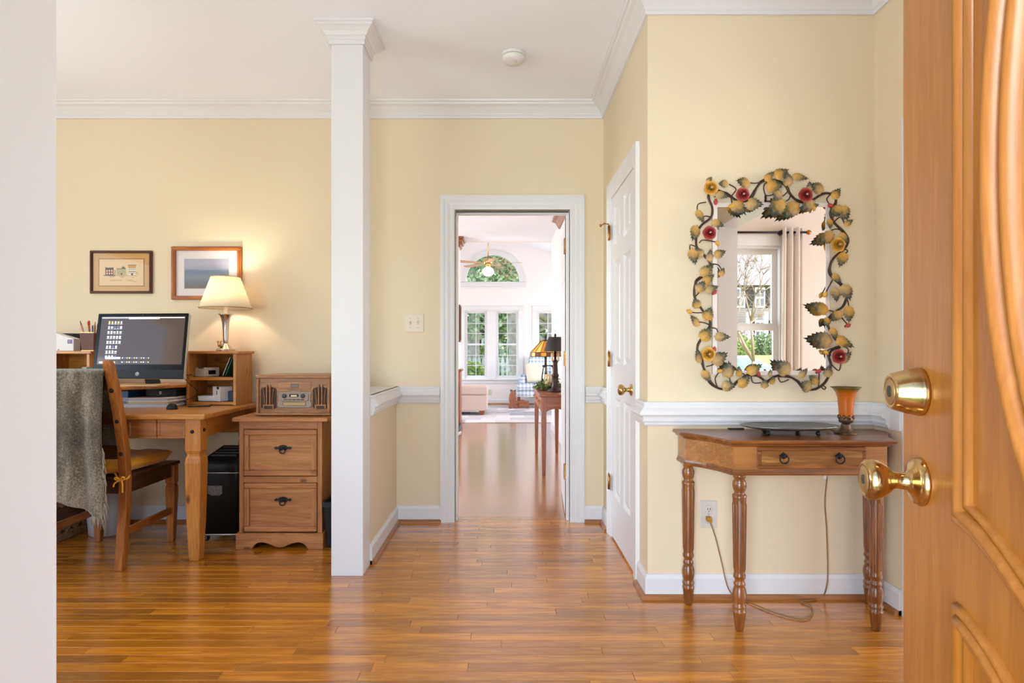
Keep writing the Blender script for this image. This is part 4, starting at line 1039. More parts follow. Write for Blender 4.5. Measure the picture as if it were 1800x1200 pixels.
letter(lt, .001, [(-.001,zc_-.010,.0018,zc_+.003),(.0015,zc_+.003,.0055,zc_+.003),(.0055,zc_+.003,.0045,zc_-.005),(.0045,zc_-.005,.0005,zc_-.005)])
obj('logo_letters', lt, DGREY, mo, world=False)
obj('stand', MB().box(-.07,.07,.07,.17,0,.006).prism([(.10,.006),(.13,.006),(.05,.2),(.02,.2)], 'x', -.04, .04), DGREY, mo, world=False, bevel=.003)
obj('camera_eye', MB().lathe([(.003,0),(.002,.0008)], MT(0, ztp-.009, .002), (0,-1,0), 10), DGREY, mo, world=False)

# ---- things on the desk
kb_ = boxthing('keyboard_tray_board', -2.27, -1.99, 3.425, 3.56, .9205, .930, mat('beige_folder', rgb(226,188,140), .6), 'beige paper folder under the computer on the platform', 'folder')
kb_.name = 'paper_folder'
sb = boxthing('router_box', -2.16, -1.975, 3.60, 3.80, DT+.062, DT+.107, BLACK, 'black network box on the papers below the computer platform', 'network box',
         extra=lambda a, b, c: [('print', MB().box(-.009,.003,-b-.0006,-b,c*.30,c*.62), WHITEP), ('print', MB().box(-.0065,.0005,-b-.0010,-b,c*.38,c*.54), BLACK)])
pcs = [mat('sheet_%d' % k, c, .8) for k, c in enumerate((rgb(222,214,222), rgb(236,232,232), rgb(214,206,214), rgb(226,206,160), rgb(236,230,224), rgb(206,198,206), rgb(228,222,222)))]
for k in range(7):
    w_ = .30 - .012*(k % 3); xo = -2.115 + .008*((k*5) % 3 - 1)
    o = thing('paper_stack', (xo, 3.66, DT + k*.0085), ['lowest stack of papers under the computer platform', 'second stack of papers from the desktop up', 'third stack of papers from the desktop up', 'yellow-edged folder in the middle of the papers', 'third stack of papers from the top', 'second stack of papers from the top', 'topmost papers under the black network box'][k], 'papers', 'papers under the computer platform', R(random.uniform(-3,3)))
    m_ = MB()
    for q in range(3): m_.box(-w_/2+q*.002, w_/2-q*.002, -.14-q*.003, .12, q*.0027, q*.0027+.0022)
    obj('sheets', m_, pcs[k], o, world=False)
bl = boxthing('blue_folder', -2.265, -2.215, 3.52, 3.75, DT, DT+.10, mat('blue_folder', rgb(28,72,128), .45), 'blue folder standing beside the papers', 'folder')
ms = thing('computer_mouse', (-1.912, 3.44, DT), 'black computer mouse on the desktop', 'mouse', rz=R(35))
def mousefn(u, w):
    a = 2*pi*u; x = cos(a)*w; y = sin(a)*w
    return (x*.030*(1-.1*y), y*.052, .032*sqrt(max(0, 1-w**2.6)) * (1-.25*y))
obj('shell', MB().grid(mousefn, 28, 10).lathe([(.001,0),(.028,0)], seg=8), BLACK, ms, world=False, fixn=False)
obj('wheel', MB().lathe([(.007,-.003),(.007,.003)], (0,.028,.024), (1,0,0), 14), DGREY, ms, world=False)
ph = boxthing('mobile_phone', -1.872, -1.802, 3.54, 3.66, DT, DT+.008, BLACK, 'black phone lying flat on the desk before the cubby', 'phone', R(-62), .002,
         extra=lambda a, b, c: [('screen', MB().box(-a+.004,a-.004,-b+.006,b-.006,c,c+.0006), mat('phone_glass', rgb(120,100,90), .1))])
cbl = MB().tube(spline([(-1.83,3.50,.985),(-1.885,3.52,.975),(-1.90,3.60,.93),(-1.88,3.66,.88),(-1.90,3.655,.845),(-1.95,3.62,.82),(-1.99,3.58,.80)], 8), .002, 6)
tag(obj('charging_cable', cbl, BLACK), 'thin black cable looping in front of the cubbyhole', 'cable')
# left end of the hutch
boxthing('black_box', -2.86, -2.69, 3.73, 3.87, 1.125, 1.235, BLACK, 'black box behind the white mail holder', 'box')
en = thing('mail_holder', (-2.73, 3.70, 1.125), 'white slanted mail holder with a purple stamp on the hutch', 'holder')
obj('body', MB().prism([(-.18,0),(.085,0),(.085,.075),(.03,.092),(-.06,.118),(-.18,.118)], 'y', -.03, .03), BOXB, en, world=False, bevel=.002)
obj('stamp', MB().box(.048,.078,-.0312,-.0302,.044,.070), mat('purple_print', rgb(150,130,170), .6, var=.4, vscale=120), en, world=False)
obj('print', MB().box(-.012,-.002,-.0312,-.0302,.006,.010), BLACK, en, world=False)
pc = thing('pencil_cup', (-2.555, 3.70, 1.125), 'dark red square pencil cup on the hutch beside the computer', 'cup')
obj('cup', MB().sq([(0,0,0,.036,.036),(0,0,.112,.044,.044),(0,0,.112,.039,.039),(0,0,.02,.032,.032)]), mat('oxblood_leather', rgb(92,38,28), .5, var=.2, vscale=40), pc, world=False)
obj('rim', MB().sq([(0,0,.110,.0445,.0445),(0,0,.115,.0445,.0445)]).sq([(0,0,0,.038,.038),(0,0,.004,.038,.038)]), mat('cup_brass_edge', rgb(190,150,96), .35, .6), pc, world=False)
pens = [(-.028, 0, -.30, rgb(196,120,110), .085, 'pink striped pen'), (-.012,.01,-.12, rgb(206,150,60), .075, 'orange pencil'), (0,-.01,-.05, rgb(176,54,34), .078, 'red pen'), (.012,.008,.06, rgb(206,150,90), .07, 'tan pencil'), (.02,-.012,.02, rgb(90,110,140), .05, 'blue grey pen'), (.03,.01,.1, rgb(214,120,40), .062, 'orange marker'), (.034,-.006,.04, rgb(150,90,50), .05, 'brown pen')]
for k, (dx, dy, tl, c, ln, nm) in enumerate(pens):
    b0 = Vector((-2.555+dx*.6, 3.70+dy, 1.135)); b1 = b0 + Vector((sin(tl), 0, cos(tl)))*(.10+ln)
    o = thing('pen', tuple(b0), nm + ' standing in the dark red pencil cup', 'pen', 'pens in the pencil cup')
    d = (b1-b0).normalized(); L = (b1-b0).length
    obj('barrel', MB().lathe([(.0045,0),(.0045,L*.86)], (0,0,0), d, 8), mat('pen_%d' % k, c, .4, var=.3 if k == 0 else 0, vscale=90), o, world=False)
    obj('tip', MB().lathe([(.0055 if k in (1,2,5) else .0045,L*.86),(.0055 if k in (1,2,5) else .003,L*.97),(.002,L)], (0,0,0), d, 8), mat('pen_tip_%d' % k, rgb(190,50,34) if k in (1,2) else tuple(q*.7 for q in c[:3])+(1,), .4), o, world=False)
lp_ = thing('paper_pile', (-2.70, 3.44, DT), 'loose papers and pens piled on the left end of the desk', 'papers')
for k in range(4): obj('sheet', MB().rbox((0.01*k, .01*k, .16+.004*k), (.28,.2,.002), (R(2*k-3), R(3-2*k), R(11*k))), pcs[k], lp_, world=False)
obj('stack', MB().box(-.14,.14,-.1,.1,0,.155), pcs[5], lp_, world=False)
obj('cable_loop', MB().tube(spline([(.10,-.06,.17),(.14,-.05,.185),(.17,-.05,.175),(.175,-.05,.165)], 6), .006, 8), BLACK, lp_, world=False)
nb = boxthing('green_notebook', -2.475, -2.445, 3.50, 3.56, .92, 1.03, mat('green_notebook', rgb(150,168,138), .6), 'pale green notebook standing left of the computer', 'notebook')

# ---- table lamp on the hutch (lit)
LX, LY = -1.745, 3.745
tl_ = thing('table_lamp', (LX, LY, 1.125), 'lit table lamp with cream shade and silver trumpet body on the hutch', 'lamp')
bz = 1.125
obj('foot', MB().lathe([(.056,0),(.057,.006),(.054,.014),(.040,.018),(.034,.026),(.026,.034),(.018,.040),(.014,.050)], (LX,LY,bz), seg=32), CHROME, tl_)
obj('body', MB().lathe([(.013,.048),(.015,.056),(.016,.08),(.018,.13),(.022,.175),(.028,.205),(.038,.225),(.044,.232),(.040,.232),(.012,.21)], (LX,LY,bz), seg=32), CHROME, tl_)
obj('ornament', MB().ball((LX-.022,LY-.035,bz+.040), (.012,.012,.018), 10, 7).ball((LX-.032,LY-.034,bz+.058), .008, 8, 6).tube([(LX-.02,LY-.035,bz+.05),(LX-.008,LY-.04,bz+.062)], .004, 6), BRASS, tl_)
obj('socket', MB().lathe([(.012,.21),(.012,.28),(.018,.282),(.018,.30),(.008,.31)], (LX,LY,bz), seg=16), IVORY, tl_)
def shade_mat():
    m = bpy.data.materials.new('cream_lamp_shade'); m.use_nodes = True; n = m.node_tree.nodes; l = m.node_tree.links
    n.remove(n['Principled BSDF'])
    d = n.new('ShaderNodeBsdfDiffuse'); d.inputs['Color'].default_value = rgb(246,238,220)
    t = n.new('ShaderNodeBsdfTranslucent'); t.inputs['Color'].default_value = rgb(250,240,218)
    mx = n.new('ShaderNodeMixShader'); mx.inputs[0].default_value = .5; l.new(d.outputs[0], mx.inputs[1]); l.new(t.outputs[0], mx.inputs[2])
    l.new(mx.outputs[0], n['Material Output'].inputs['Surface']); return m
def shade(mb, r0, z0, r1, z1, cx, cy, seg=40):
    return mb.lathe([(r0,z0),(r1,z1),(r1-.002,z1),(r0-.002,z0),(r0,z0)], (cx,cy,0), seg=seg, cap=False)
obj('shade', shade(MB(), .153, 1.392, .085, 1.588, LX, LY), shade_mat(), tl_)
TRIMB = mat('shade_trim', rgb(150,110,60), .6)
obj('shade_trim', MB().tube([(LX+.1535*cos(2*pi*k/40), LY+.1535*sin(2*pi*k/40), 1.393) for k in range(40)], .0022, 6, closed=True).tube([(LX+.0855*cos(2*pi*k/40), LY+.0855*sin(2*pi*k/40), 1.587) for k in range(40)], .0018, 6, closed=True), TRIMB, tl_)
obj('harp', MB().tube(spline([(LX,LY-.0,1.42),(LX-.03,LY,1.45),(LX-.035,LY,1.52),(LX,LY,1.585),(LX+.035,LY,1.52),(LX+.03,LY,1.45),(LX,LY,1.42)], 5), .002, 6).lathe([(.004,1.585),(.007,1.592),(.005,1.603),(.001,1.61)], (LX,LY,0), seg=10), BRASS, tl_)
obj('bulb', MB().ball((LX,LY,1.475), (.026,.026,.036), 16, 10), mat('lit_bulb', rgb(255,240,210), .4, emit=(1,.88,.7,1), estr=10), tl_)
pl_ = bpy.data.lights.new('table_lamp_bulb', 'POINT'); pl_.energy = 5.5; pl_.color = (1,.88,.72); pl_.shadow_soft_size = .03
po = bpy.data.objects.new('table_lamp_bulb', pl_); COL.objects.link(po); po.location = (LX, LY, 1.52)

# ---- framed pictures
def frame_obj(name, px0, px1, py0, py1, fw, fm_, label, depth=.022, fws=None):
    x0, x1, z0, z1 = X(px0,YB), X(px1,YB), Z(py1,YB), Z(py0,YB)
    r = thing(name, ((x0+x1)/2, YB, z0), label, 'picture')
    for (a, b, c, d, ax_) in ((x0,x1,z0,z0+fw,'x'),(x0,x1,z1-fw,z1,'x'),(x0,x0+fw,z0+fw,z1-fw,'z'),(x1-fw,x1,z0+fw,z1-fw,'z')):
        obj('frame_bar', MB().box(a, b, YB-depth, YB-.001, c, d).box(a+fw*.25, b-fw*.25, YB-depth-.004, YB-depth, c+fw*.25, d-fw*.25), fm_[ax_], r, bevel=.002)
    return r, x0+fw, x1-fw, z0+fw, z1-fw
MAHO = woods('mahogany', rgb(104,40,20), rgb(64,22,10), rough=.45, coat=0); OAKF = woods('oak_frame', rgb(190,108,32), rgb(136,68,14), rough=.35, coat=.2)
r1, x0, x1, z0, z1 = frame_obj('framed_print', 161, 269, 441, 516, .016, MAHO, 'small framed print of three town buildings in a tan mat', .02)
obj('mat_board', MB().box(x0, x1, YB-.008, YB-.002, z0, z1), mat('tan_mat', rgb(206,158,92), .8), r1)
ix0, ix1, iz0, iz1 = x0+.041, x1-.041, z0+.036, z1-.040
obj('mat_line', MB().box(ix0-.005, ix1+.005, YB-.009, YB-.007, iz0-.005, iz1+.005), mat('brown_line', rgb(146,92,36), .8), r1)
obj('print_sheet', MB().box(ix0, ix1, YB-.010, YB-.008, iz0, iz1), mat('print_paper', rgb(226,192,146), .8), r1)
pm_ = [mat('ink_brick', rgb(140,62,34), .8), mat('ink_sage', rgb(182,164,116), .8), mat('ink_ochre', rgb(202,144,62), .8), mat('ink_dark', rgb(70,52,40), .8), mat('ink_cream', rgb(240,226,200), .8), mat('ink_olive', rgb(88,84,54), .8)]
pr = MB(); PW, PH = ix1-ix0, iz1-iz0
def pb(u0, u1, w0, w1, mi, d=0): pr.box(ix0+PW*u0, ix0+PW*u1, YB-.0106-d, YB-.0099, iz0+PH*w0, iz0+PH*w1, mi)
pb(.12,.85,.375,.385,3)
pb(.14,.325,.40,.62,0); pb(.14,.325,.62,.68,3); pb(.145,.16,.66,.71,0); pb(.305,.32,.66,.71,0)
for k in range(3):
    for j in range(2): pb(.165+k*.055,.19+k*.055,.43+j*.10,.49+j*.10,4,.0003)
pb(.10,.36,.37,.40,3); pb(.35,.36,.40,.56,3); pb(.345,.366,.555,.575,3)
pb(.39,.60,.40,.63,1); pb(.39,.60,.63,.655,5); pb(.49,.52,.40,.48,3,.0003); pb(.51,.58,.655,.70,5); pb(.53,.56,.69,.73,5)
pb(.655,.83,.40,.66,4); pb(.655,.83,.66,.77,2); pb(.65,.84,.77,.79,3); pb(.65,.84,.59,.60,3); pb(.65,.87,.50,.515,3); pb(.65,.88,.445,.46,3)
for k in range(4): pb(.675+k*.04,.692+k*.04,.61,.65,3,.0003); pb(.67+k*.042,.695+k*.042,.51,.555,0,.0003)
pb(.72,.77,.40,.47,3,.0003)
obj('drawing', pr, pm_, r1)
scr_ = MB(); rs = random.Random(4)
for (ua, ub, wv, amp) in ((.25,.52,.20,.022),(.62,.76,.20,.020),(.76,.84,.155,.014),(.25,.35,.345,.008),(.46,.57,.345,.008),(.50,.54,.305,.006),(.74,.78,.31,.006),(.24,.27,.31,.01)):
    nst = max(4, int((ub-ua)*90))
    pts = [(ix0+PW*(ua+(ub-ua)*i/nst), YB-.0104, iz0+PH*(wv+amp*(rs.random()*2-1))) for i in range(nst+1)]
    scr_.tube(pts, .0009, 4)
obj('script_caption', scr_, mat('ink_brown', rgb(112,82,50), .8), r1)
obj('picture_glass', MB().box(x0, x1, YB-.0135, YB-.0125, z0, z1), PGLASS, r1)

r2, x0, x1, z0, z1 = frame_obj('framed_photograph', 304, 426, 434, 527, .026, OAKF, 'oak framed misty lake photograph in a white mat behind the lamp', .024)
obj('mat_board', MB().box(x0, x1, YB-.008, YB-.002, z0, z1), mat('white_mat', rgb(234,226,226), .8), r2)
def lake_mat():
    m, n, l, b = base('misty_lake_print'); b.inputs['Roughness'].default_value = .6
    tc = n.new('ShaderNodeTexCoord'); sp = n.new('ShaderNodeSeparateXYZ'); l.new(tc.outputs['Generated'], sp.inputs[0])
    mp = n.new('ShaderNodeMapping'); mp.inputs['Scale'].default_value = (2, 1, 14); l.new(tc.outputs['Generated'], mp.inputs['Vector'])
    nz = n.new('ShaderNodeTexNoise'); nz.inputs['Scale'].default_value = 1.6; nz.inputs['Detail'].default_value = 5; l.new(mp.outputs[0], nz.inputs['Vector'])
    ad = n.new('ShaderNodeMath'); ad.operation = 'MULTIPLY_ADD'; ad.inputs[1].default_value = .12; l.new(nz.outputs['Fac'], ad.inputs[0]); l.new(sp.outputs['Z'], ad.inputs[2])
    r = n.new('ShaderNodeValToRGB'); e = r.color_ramp.elements
    e[0].position = .06; e[0].color = rgb(128,112,112); e[1].position = 1; e[1].color = rgb(178,178,196)
    for p_, c in ((.25, rgb(120,126,138)), (.42, rgb(140,146,160)), (.56, rgb(126,138,160)), (.66, rgb(124,138,164)), (.72, rgb(166,170,190)), (.9, rgb(182,180,198))): q = e.new(p_); q.color = c
    l.new(ad.outputs[0], r.inputs[0]); l.new(r.outputs[0], b.inputs['Base Color']); return m
gx0, gx1, gz0, gz1 = X(325.5,YB), X(403,YB), Z(507,YB), Z(455.5,YB)
obj('photograph', MB().box(gx0, gx1, YB-.0095, YB-.0075, gz0, gz1), lake_mat(), r2)
obj('bevel_line', MB().box(gx0-.003, gx1+.003, YB-.0085, YB-.0075, gz0-.003, gz1+.003), GREYP, r2)
obj('picture_glass', MB().box(x0, x1, YB-.0135, YB-.0125, z0, z1), PGLASS, r2)

# ---- filing cabinet
fc = thing('filing_cabinet', (-1.275, 3.64, 0), 'two-drawer brown pine filing cabinet between desk and column', 'cabinet')
cx0, cx1, cyf, cyb = -1.508, -1.036, 3.40, 3.90
FZ = .748
obj('body', MB().box(cx0, cx1, cyf+.045, cyb, .085, .725).box(cx0, cx0+.024, cyf+.012, cyf+.045, .085, .725).box(cx1-.024, cx1, cyf+.012, cyf+.045, .085, .725), CABW['z'], fc)
obj('top', MB().box(cx0-.028, cx1+.040, cyf-.035, cyb+.01, .725, FZ), CABW['x'], fc, bevel=.006, seg=2)
for (a, b, c, d, ax_) in ((cx0, cx0+.026, .085, .725, 'z'), (cx1-.026, cx1, .085, .725, 'z'), (cx0+.026, cx1-.026, .680, .725, 'x'), (cx0+.026, cx1-.026, .375, .410, 'x')):
    obj('face_frame', MB().box(a, b, cyf, cyf+.014, c, d), CABW[ax_], fc, bevel=.002)
for (z0_, z1_) in ((.414, .677), (.096, .372)):
    dx0, dx1 = cx0+.029, cx1-.029
    d_ = obj('drawer', MB().box(dx0, dx1, cyf+.004, cyf+.02, z0_, z1_), CABW['x'], fc)
    e = .030
    for (a, b, c, d, ax_) in ((dx0,dx1,z0_,z0_+e,'x'),(dx0,dx1,z1_-e,z1_,'x'),(dx0,dx0+e,z0_+e,z1_-e,'z'),(dx1-e,dx1,z0_+e,z1_-e,'z')):
        obj('drawer_moulding', MB().box(a, b, cyf-.008, cyf+.006, c, d), CABW[ax_], d_, bevel=.006, seg=2)
    hx, hz = X(496, 3.39), (z1_ - .105 if z0_ > .3 else z1_ - .095)
    sil = [(a*1.1, b*1.5) for a, b in [(-.047,0),(-.036,.006),(-.026,.003),(-.016,.010),(0,.012),(.016,.010),(.026,.003),(.036,.006),(.047,0),(.036,-.006),(.026,-.003),(.014,-.010),(0,-.007),(-.014,-.010),(-.026,-.003),(-.036,-.006)]]
    hp = MB().prism([(hx+a, hz+b) for a, b in sil], 'y', cyf-.001, cyf+.004); hp.ball((hx, cyf-.005, hz), .007, 10, 6)
    obj('pull_plate', hp, IRON, d_)
    obj('pull_ring', MB().tube([(hx+.016*sin(2*pi*k/18), cyf-.009, hz-.014-.016*cos(2*pi*k/18)) for k in range(18)], .0032, 6, closed=True), IRON, d_)
pp = [(cx0-.014, 0)]
for t, z in ((.165,0),(.175,.010),(.20,.026),(.235,.036),(.28,.039),(.33,.036),(.39,.026),(.45,.014),(.5,.010),(.55,.014),(.61,.026),(.67,.036),(.72,.039),(.765,.036),(.80,.026),(.83,.010),(.84,0)):
    pp.append((cx0 + (cx1-cx0)*t, z))
pp += [(cx1+.010, 0), (cx1+.010, .090), (cx0-.014, .090)]
obj('plinth', MB().prism(pp, 'y', cyf-.014, cyf+.012), CABW['x'], fc, bevel=.002)
obj('plinth_side', MB().box(cx1-.012, cx1+.010, cyf+.012, cyb, 0, .09).box(cx0-.014, cx0+.01, cyf+.012, cyb, 0, .09), CABW['y'], fc)

# ---- wooden retro radio on the cabinet
rf = 3.455
RX0, RX1, RZ0, RZ1 = X(449, rf), X(580.5, rf), FZ+.004, Z(659, rf)
rd = thing('retro_radio', ((RX0+RX1)/2, rf+.15, FZ), 'oak retro record player radio with speaker grilles on the filing cabinet', 'radio')
obj('body', MB().box(RX0+.008, RX1-.008, rf+.012, rf+.32, RZ0+.012, RZ1-.018), RADW, rd)
obj('side_post', MB().box(RX0+.004, RX0+.018, rf, rf+.32, RZ0+.014, RZ1-.02), RADW, rd, bevel=.002); obj('side_post', MB().box(RX1-.018, RX1-.004, rf, rf+.32, RZ0+.014, RZ1-.02), RADW, rd, bevel=.002)
obj('lid', MB().box(RX0, RX1, rf-.006, rf+.325, RZ1-.02, RZ1), RADW, rd, bevel=.005, seg=2)
obj('base', MB().box(RX0-.004, RX1+.004, rf-.008, rf+.325, RZ0, RZ0+.014), RADW, rd, bevel=.004, seg=2)
for dx in (.03, RX1-RX0-.03): obj('foot', MB().lathe([(.012,0),(.012,.004)], (RX0+dx, rf+.03, FZ), seg=12), BLACK, rd)
def rx(u): return RX0 + (u-75)/(1700-75)*(RX1-RX0)
def rz_(v): return RZ1 - (v-160)/(1025-160)*(RZ1-RZ0)
RG = mat('radio_silver_panel', rgb(142,122,108), .4, .35); RGR = mat('radio_grille_cloth', rgb(74,54,44), .7, bump=1.0, bscale=700); RBR = mat('radio_brass_window', rgb(168,140,86), .35, .2)
yF = rf+.012
oct_ = [(575,300),(1245,300),(1275,325),(1275,440),(1245,465),(575,465),(548,440),(548,325)]
obj('cassette_door', MB().prism([(rx(u), rz_(v)) for u, v in oct_], 'y', yF-.003, yF+.001), RADW, rd, bevel=.0015)
obj('badge', MB().box(rx(830), rx(1005), yF-.006, yF-.002, rz_(430), rz_(350)), mat('pewter_badge', rgb(112,104,98), .5, .3), rd, bevel=.002)
pan = [(570,520),(760,520),(900,500),(1060,520),(1270,520),(1280,560),(1265,600),(1265,720),(1290,770),(1290,820),(1250,862),(575,862),(540,820),(540,770),(565,720),(565,600),(555,560)]
fp = obj('tuner_panel', MB().prism([(rx(u), rz_(v)) for u, v in pan], 'y', yF-.005, yF+.001), RG, rd, bevel=.002)
obj('control_plate', MB().prism([(rx(u), rz_(v)) for u, v in [(590,560),(760,548),(905,530),(1060,548),(1230,560),(1220,700),(1190,722),(630,722),(605,700)]], 'y', yF-.009, yF-.004), RG, fp, bevel=.002)
obj('display_bezel', MB().box(rx(808), rx(1005), yF-.012, yF-.008, rz_(632), rz_(568)), BLACK, fp, bevel=.003); obj('display', MB().box(rx(845), rx(975), yF-.0128, yF-.011, rz_(622), rz_(588)), mat('lcd', rgb(220,206,150), .3, emit=rgb(226,206,140), estr=.05), fp)
for u in (700, 1103): obj('dial', MB().lathe([(.012,0),(.012,.010),(.009,.012),(.001,.012)], (rx(u), yF-.008, rz_(608)), (0,-1,0), 18), DGREY, fp)
for k in range(5): obj('button', MB().box(rx(690+k*92), rx(760+k*92), yF-.0125, yF-.008, rz_(695), rz_(680)), BLACK, fp)
obj('dial_window', MB().box(rx(668), rx(1150), yF-.007, yF-.004, rz_(810), rz_(745)), RBR, fp); obj('window_bezel', MB().box(rx(660), rx(1158), yF-.0062, yF-.004, rz_(816), rz_(738)), BLACK, fp)
for c in (348, 1478):
    gr = obj('speaker_grille', MB().prism([(rx(c+u), rz_(v)) for u, v in [(-170,860),(-170,480),(-150,440),(-60,420),(60,420),(150,440),(170,480),(170,860),(120,885),(-120,885)]], 'y', yF-.0025, yF+.001), RGR, rd)
    for s_ in (-1, 1):
        obj('grille_bar', MB().box(rx(c+s_*36-14), rx(c+s_*36+14), yF-.011, yF-.002, rz_(800), rz_(365)), RADW, gr, bevel=.0015)
        cu = [Vector((rx(c+s_*(118-38*sin(pi*.5*t))), yF-.006, rz_(430+370*t))) for t in [i/8 for i in range(9)]]
        obj('grille_bar', MB().tube(cu, .0026, 6), RADW, gr)
    obj('grille_block', MB().box(rx(c-120), rx(c+120), yF-.008, yF-.002, rz_(890), rz_(790)), RADW, gr, bevel=.002)
    obj('grille_inset', MB().box(rx(c-90), rx(c+90), yF-.0088, yF-.0075, rz_(885), rz_(820)), RGR, gr)

# ---- paper shredder
sx0, sx1, sy0, sy1 = -1.80, -1.548, 3.50, 3.80
sh_ = thing('paper_shredder', ((sx0+sx1)/2, (sy0+sy1)/2, 0), 'black paper shredder with silver trim under the desk', 'shredder')
def rrect(x0, x1, y0, y1, r, n=5):
    out = []
    for cx, cy, a0 in ((x1-r,y0+r,-90),(x1-r,y1-r,0),(x0+r,y1-r,90),(x0+r,y0+r,180)):
        for i in range(n+1):
            a = R(a0+90*i/n); out.append((cx+r*cos(a), cy+r*sin(a)))
    return out
def rloft(levels, r=.03): # (inset, z)
    return MB().loft([[(x, y, z) for x, y in rrect(sx0+e, sx1-e, sy0+e, sy1-e, r)] for e, z in levels], smooth=True)
obj('bin', rloft([(.012,.045),(.004,.40),(.004,.408)]), BLACK, sh_)
obj('head', rloft([(.003,.412),(0,.42),(0,.455),(.012,.480),(.03,.492)]), BLACK, sh_)
obj('lid', MB().hexa([(sx0+.02,sy0+.03,.485),(sx1-.02,sy0+.03,.485),(sx1-.02,sy1-.02,.52),(sx0+.02,sy1-.02,.52)], [(sx0+.03,sy0+.04,.492),(sx1-.03,sy0+.04,.492),(sx1-.03,sy1-.03,.532),(sx0+.03,sy1-.03,.532)]), BLACK, sh_, bevel=.004)
for k in range(4): obj('lid_rib', MB().hexa([(sx0+.05,sy0+.07+k*.05,.4965+k*.0075),(sx1-.05,sy0+.07+k*.05,.4965+k*.0075),(sx1-.05,sy0+.085+k*.05,.499+k*.0075),(sx0+.05,sy0+.085+k*.05,.499+k*.0075)], [(sx0+.05,sy0+.07+k*.05,.5035+k*.0075),(sx1-.05,sy0+.07+k*.05,.5035+k*.0075),(sx1-.05,sy0+.085+k*.05,.506+k*.0075),(sx0+.05,sy0+.085+k*.05,.506+k*.0075)]), DGREY, sh_)
obj('trim_band', rloft([(.002,.407),(.002,.413)]), STEEL, sh_); obj('trim_band', rloft([(.010,.040),(.010,.050)]), STEEL, sh_)
obj('window', MB().prism([(sx1-.19,.335),(sx1-.105,.335),(sx1-.105,.29),(sx1-.12,.278),(sx1-.17,.278),(sx1-.19,.29)], 'y', sy0+.002, sy0+.008), mat('shredder_window', rgb(104,100,96), .15, var=.4, vscale=60), sh_)
for (x, y) in ((sx0+.04,sy0+.04),(sx1-.04,sy0+.04),(sx0+.04,sy1-.04),(sx1-.04,sy1-.04)):
    obj('caster', MB().lathe([(.020,-.009),(.022,-.006),(.022,.006),(.020,.009)], (x,y,.022), (1,0,0), 16), DGREY, sh_)

# ---- black bin by the column, white bin and trunk under the desk
bb_ = thing('black_waste_bin', (-.945, 3.50, 0), 'black waste bin with a rolled rim between cabinet and column', 'bin')
obj('body', MB().sq([(-.945,3.50,0,.062,.09),(-.945,3.50,.255,.080,.11),(-.945,3.50,.255,.074,.104),(-.945,3.50,.02,.057,.085)]), BLACK, bb_, bevel=.006, seg=2)
obj('rim', MB().sq([(-.945,3.50,.235,.087,.117),(-.945,3.50,.268,.084,.114),(-.945,3.50,.268,.074,.104),(-.945,3.50,.235,.076,.106)]), BLACK, bb_, bevel=.003)
wbx, wby = -2.452, 3.69
wb = thing('white_waste_bin', (wbx, wby, 0), 'white round waste bin under the desk behind the chair', 'bin')
obj('body', MB().lathe([(.088,0),(.096,.008),(.118,.28),(.114,.28),(.092,.012),(.001,.01)], (wbx,wby,0), seg=36), mat('white_bin', rgb(206,206,212), .45), wb)
obj('rim', MB().tube([(wbx+.117*cos(2*pi*k/36), wby+.117*sin(2*pi*k/36), .28) for k in range(36)], .004, 6, closed=True), WHITEP, wb)
tk = thing('carved_chest', (-2.86, 3.55, 0), 'carved brown wooden chest on the floor at the far left', 'chest')
TRK = wood('trunk_wood', rgb(122,76,42), rgb(70,40,20), 'y', rough=.5); CARV = mat('carved_worn_wood', rgb(150,118,86), .7, var=.5, vscale=45, bump=1.0, bscale=70)
obj('body', MB().box(-3.12, -2.622, 3.36, 3.765, .05, .25), TRK, tk)
obj('lid', MB().box(-3.13, -2.612, 3.35, 3.775, .25, .29), TRK, tk, bevel=.006)
cvb = MB()
for k in range(20):
    y = 3.37 + k*.02; cvb.ball((-2.617, y, .075 + .012*sin(k*1.7)), (.012,.013,.022), 8, 5).ball((-2.618, y+.008, .215+.008*sin(k*2.1)), (.010,.012,.016), 8, 5)
obj('carving', cvb, CARV, tk); obj('base_moulding', MB().box(-3.13, -2.610, 3.35, 3.775, 0, .05), CARV, tk, bevel=.006)
obj('side_band', MB().box(-2.622, -2.612, 3.36, 3.765, .11, .19), TRK, tk, bevel=.003)

# ---- desk chair
ch = thing('desk_chair', (-2.18, 3.30, 0), 'brown wooden ladder-back chair with gold seat cushion at the desk', 'chair')
CXL, CXR = -2.395, -1.968
def post(cx):
    lv = []
    for z, y, hy in ((0,3.065,.021),(.10,3.075,.022),(.30,3.098,.023),(.46,3.105,.023),(.62,3.090,.023),(.80,3.052,.022),(.95,3.010,.021),(1.06,2.972,.019),(1.078,2.966,.015)):
        lv.append((cx, y, z, .021 if z < 1.07 else .016, hy))
    return MB().sq(lv)
for cx in (CXL, CXR):
    p_ = obj('back_post', post(cx), CHAIRW['z'], ch, bevel=.004, seg=2)
    sgn = 1 if cx == CXR else -1
    for z, y in ((.925,3.016),(.765,3.060),(.595,3.092)):
        obj('bolt', MB().lathe([(.0105,0),(.010,.004),(.006,.008),(.001,.009)], (cx, y-.022, z), (0,-1,-.25), 14), IRON, p_)
for z, y in ((.96,3.008),(.78,3.056),(.60,3.092)):
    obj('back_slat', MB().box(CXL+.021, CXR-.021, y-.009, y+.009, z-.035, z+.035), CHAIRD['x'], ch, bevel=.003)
obj('seat', MB().prism([(CXL-.012,3.10),(CXR+.012,3.10),(CXR+.03,3.575),(CXL-.03,3.575)], 'z', .452, .472), CHAIRD['x'], ch, bevel=.004, seg=2)
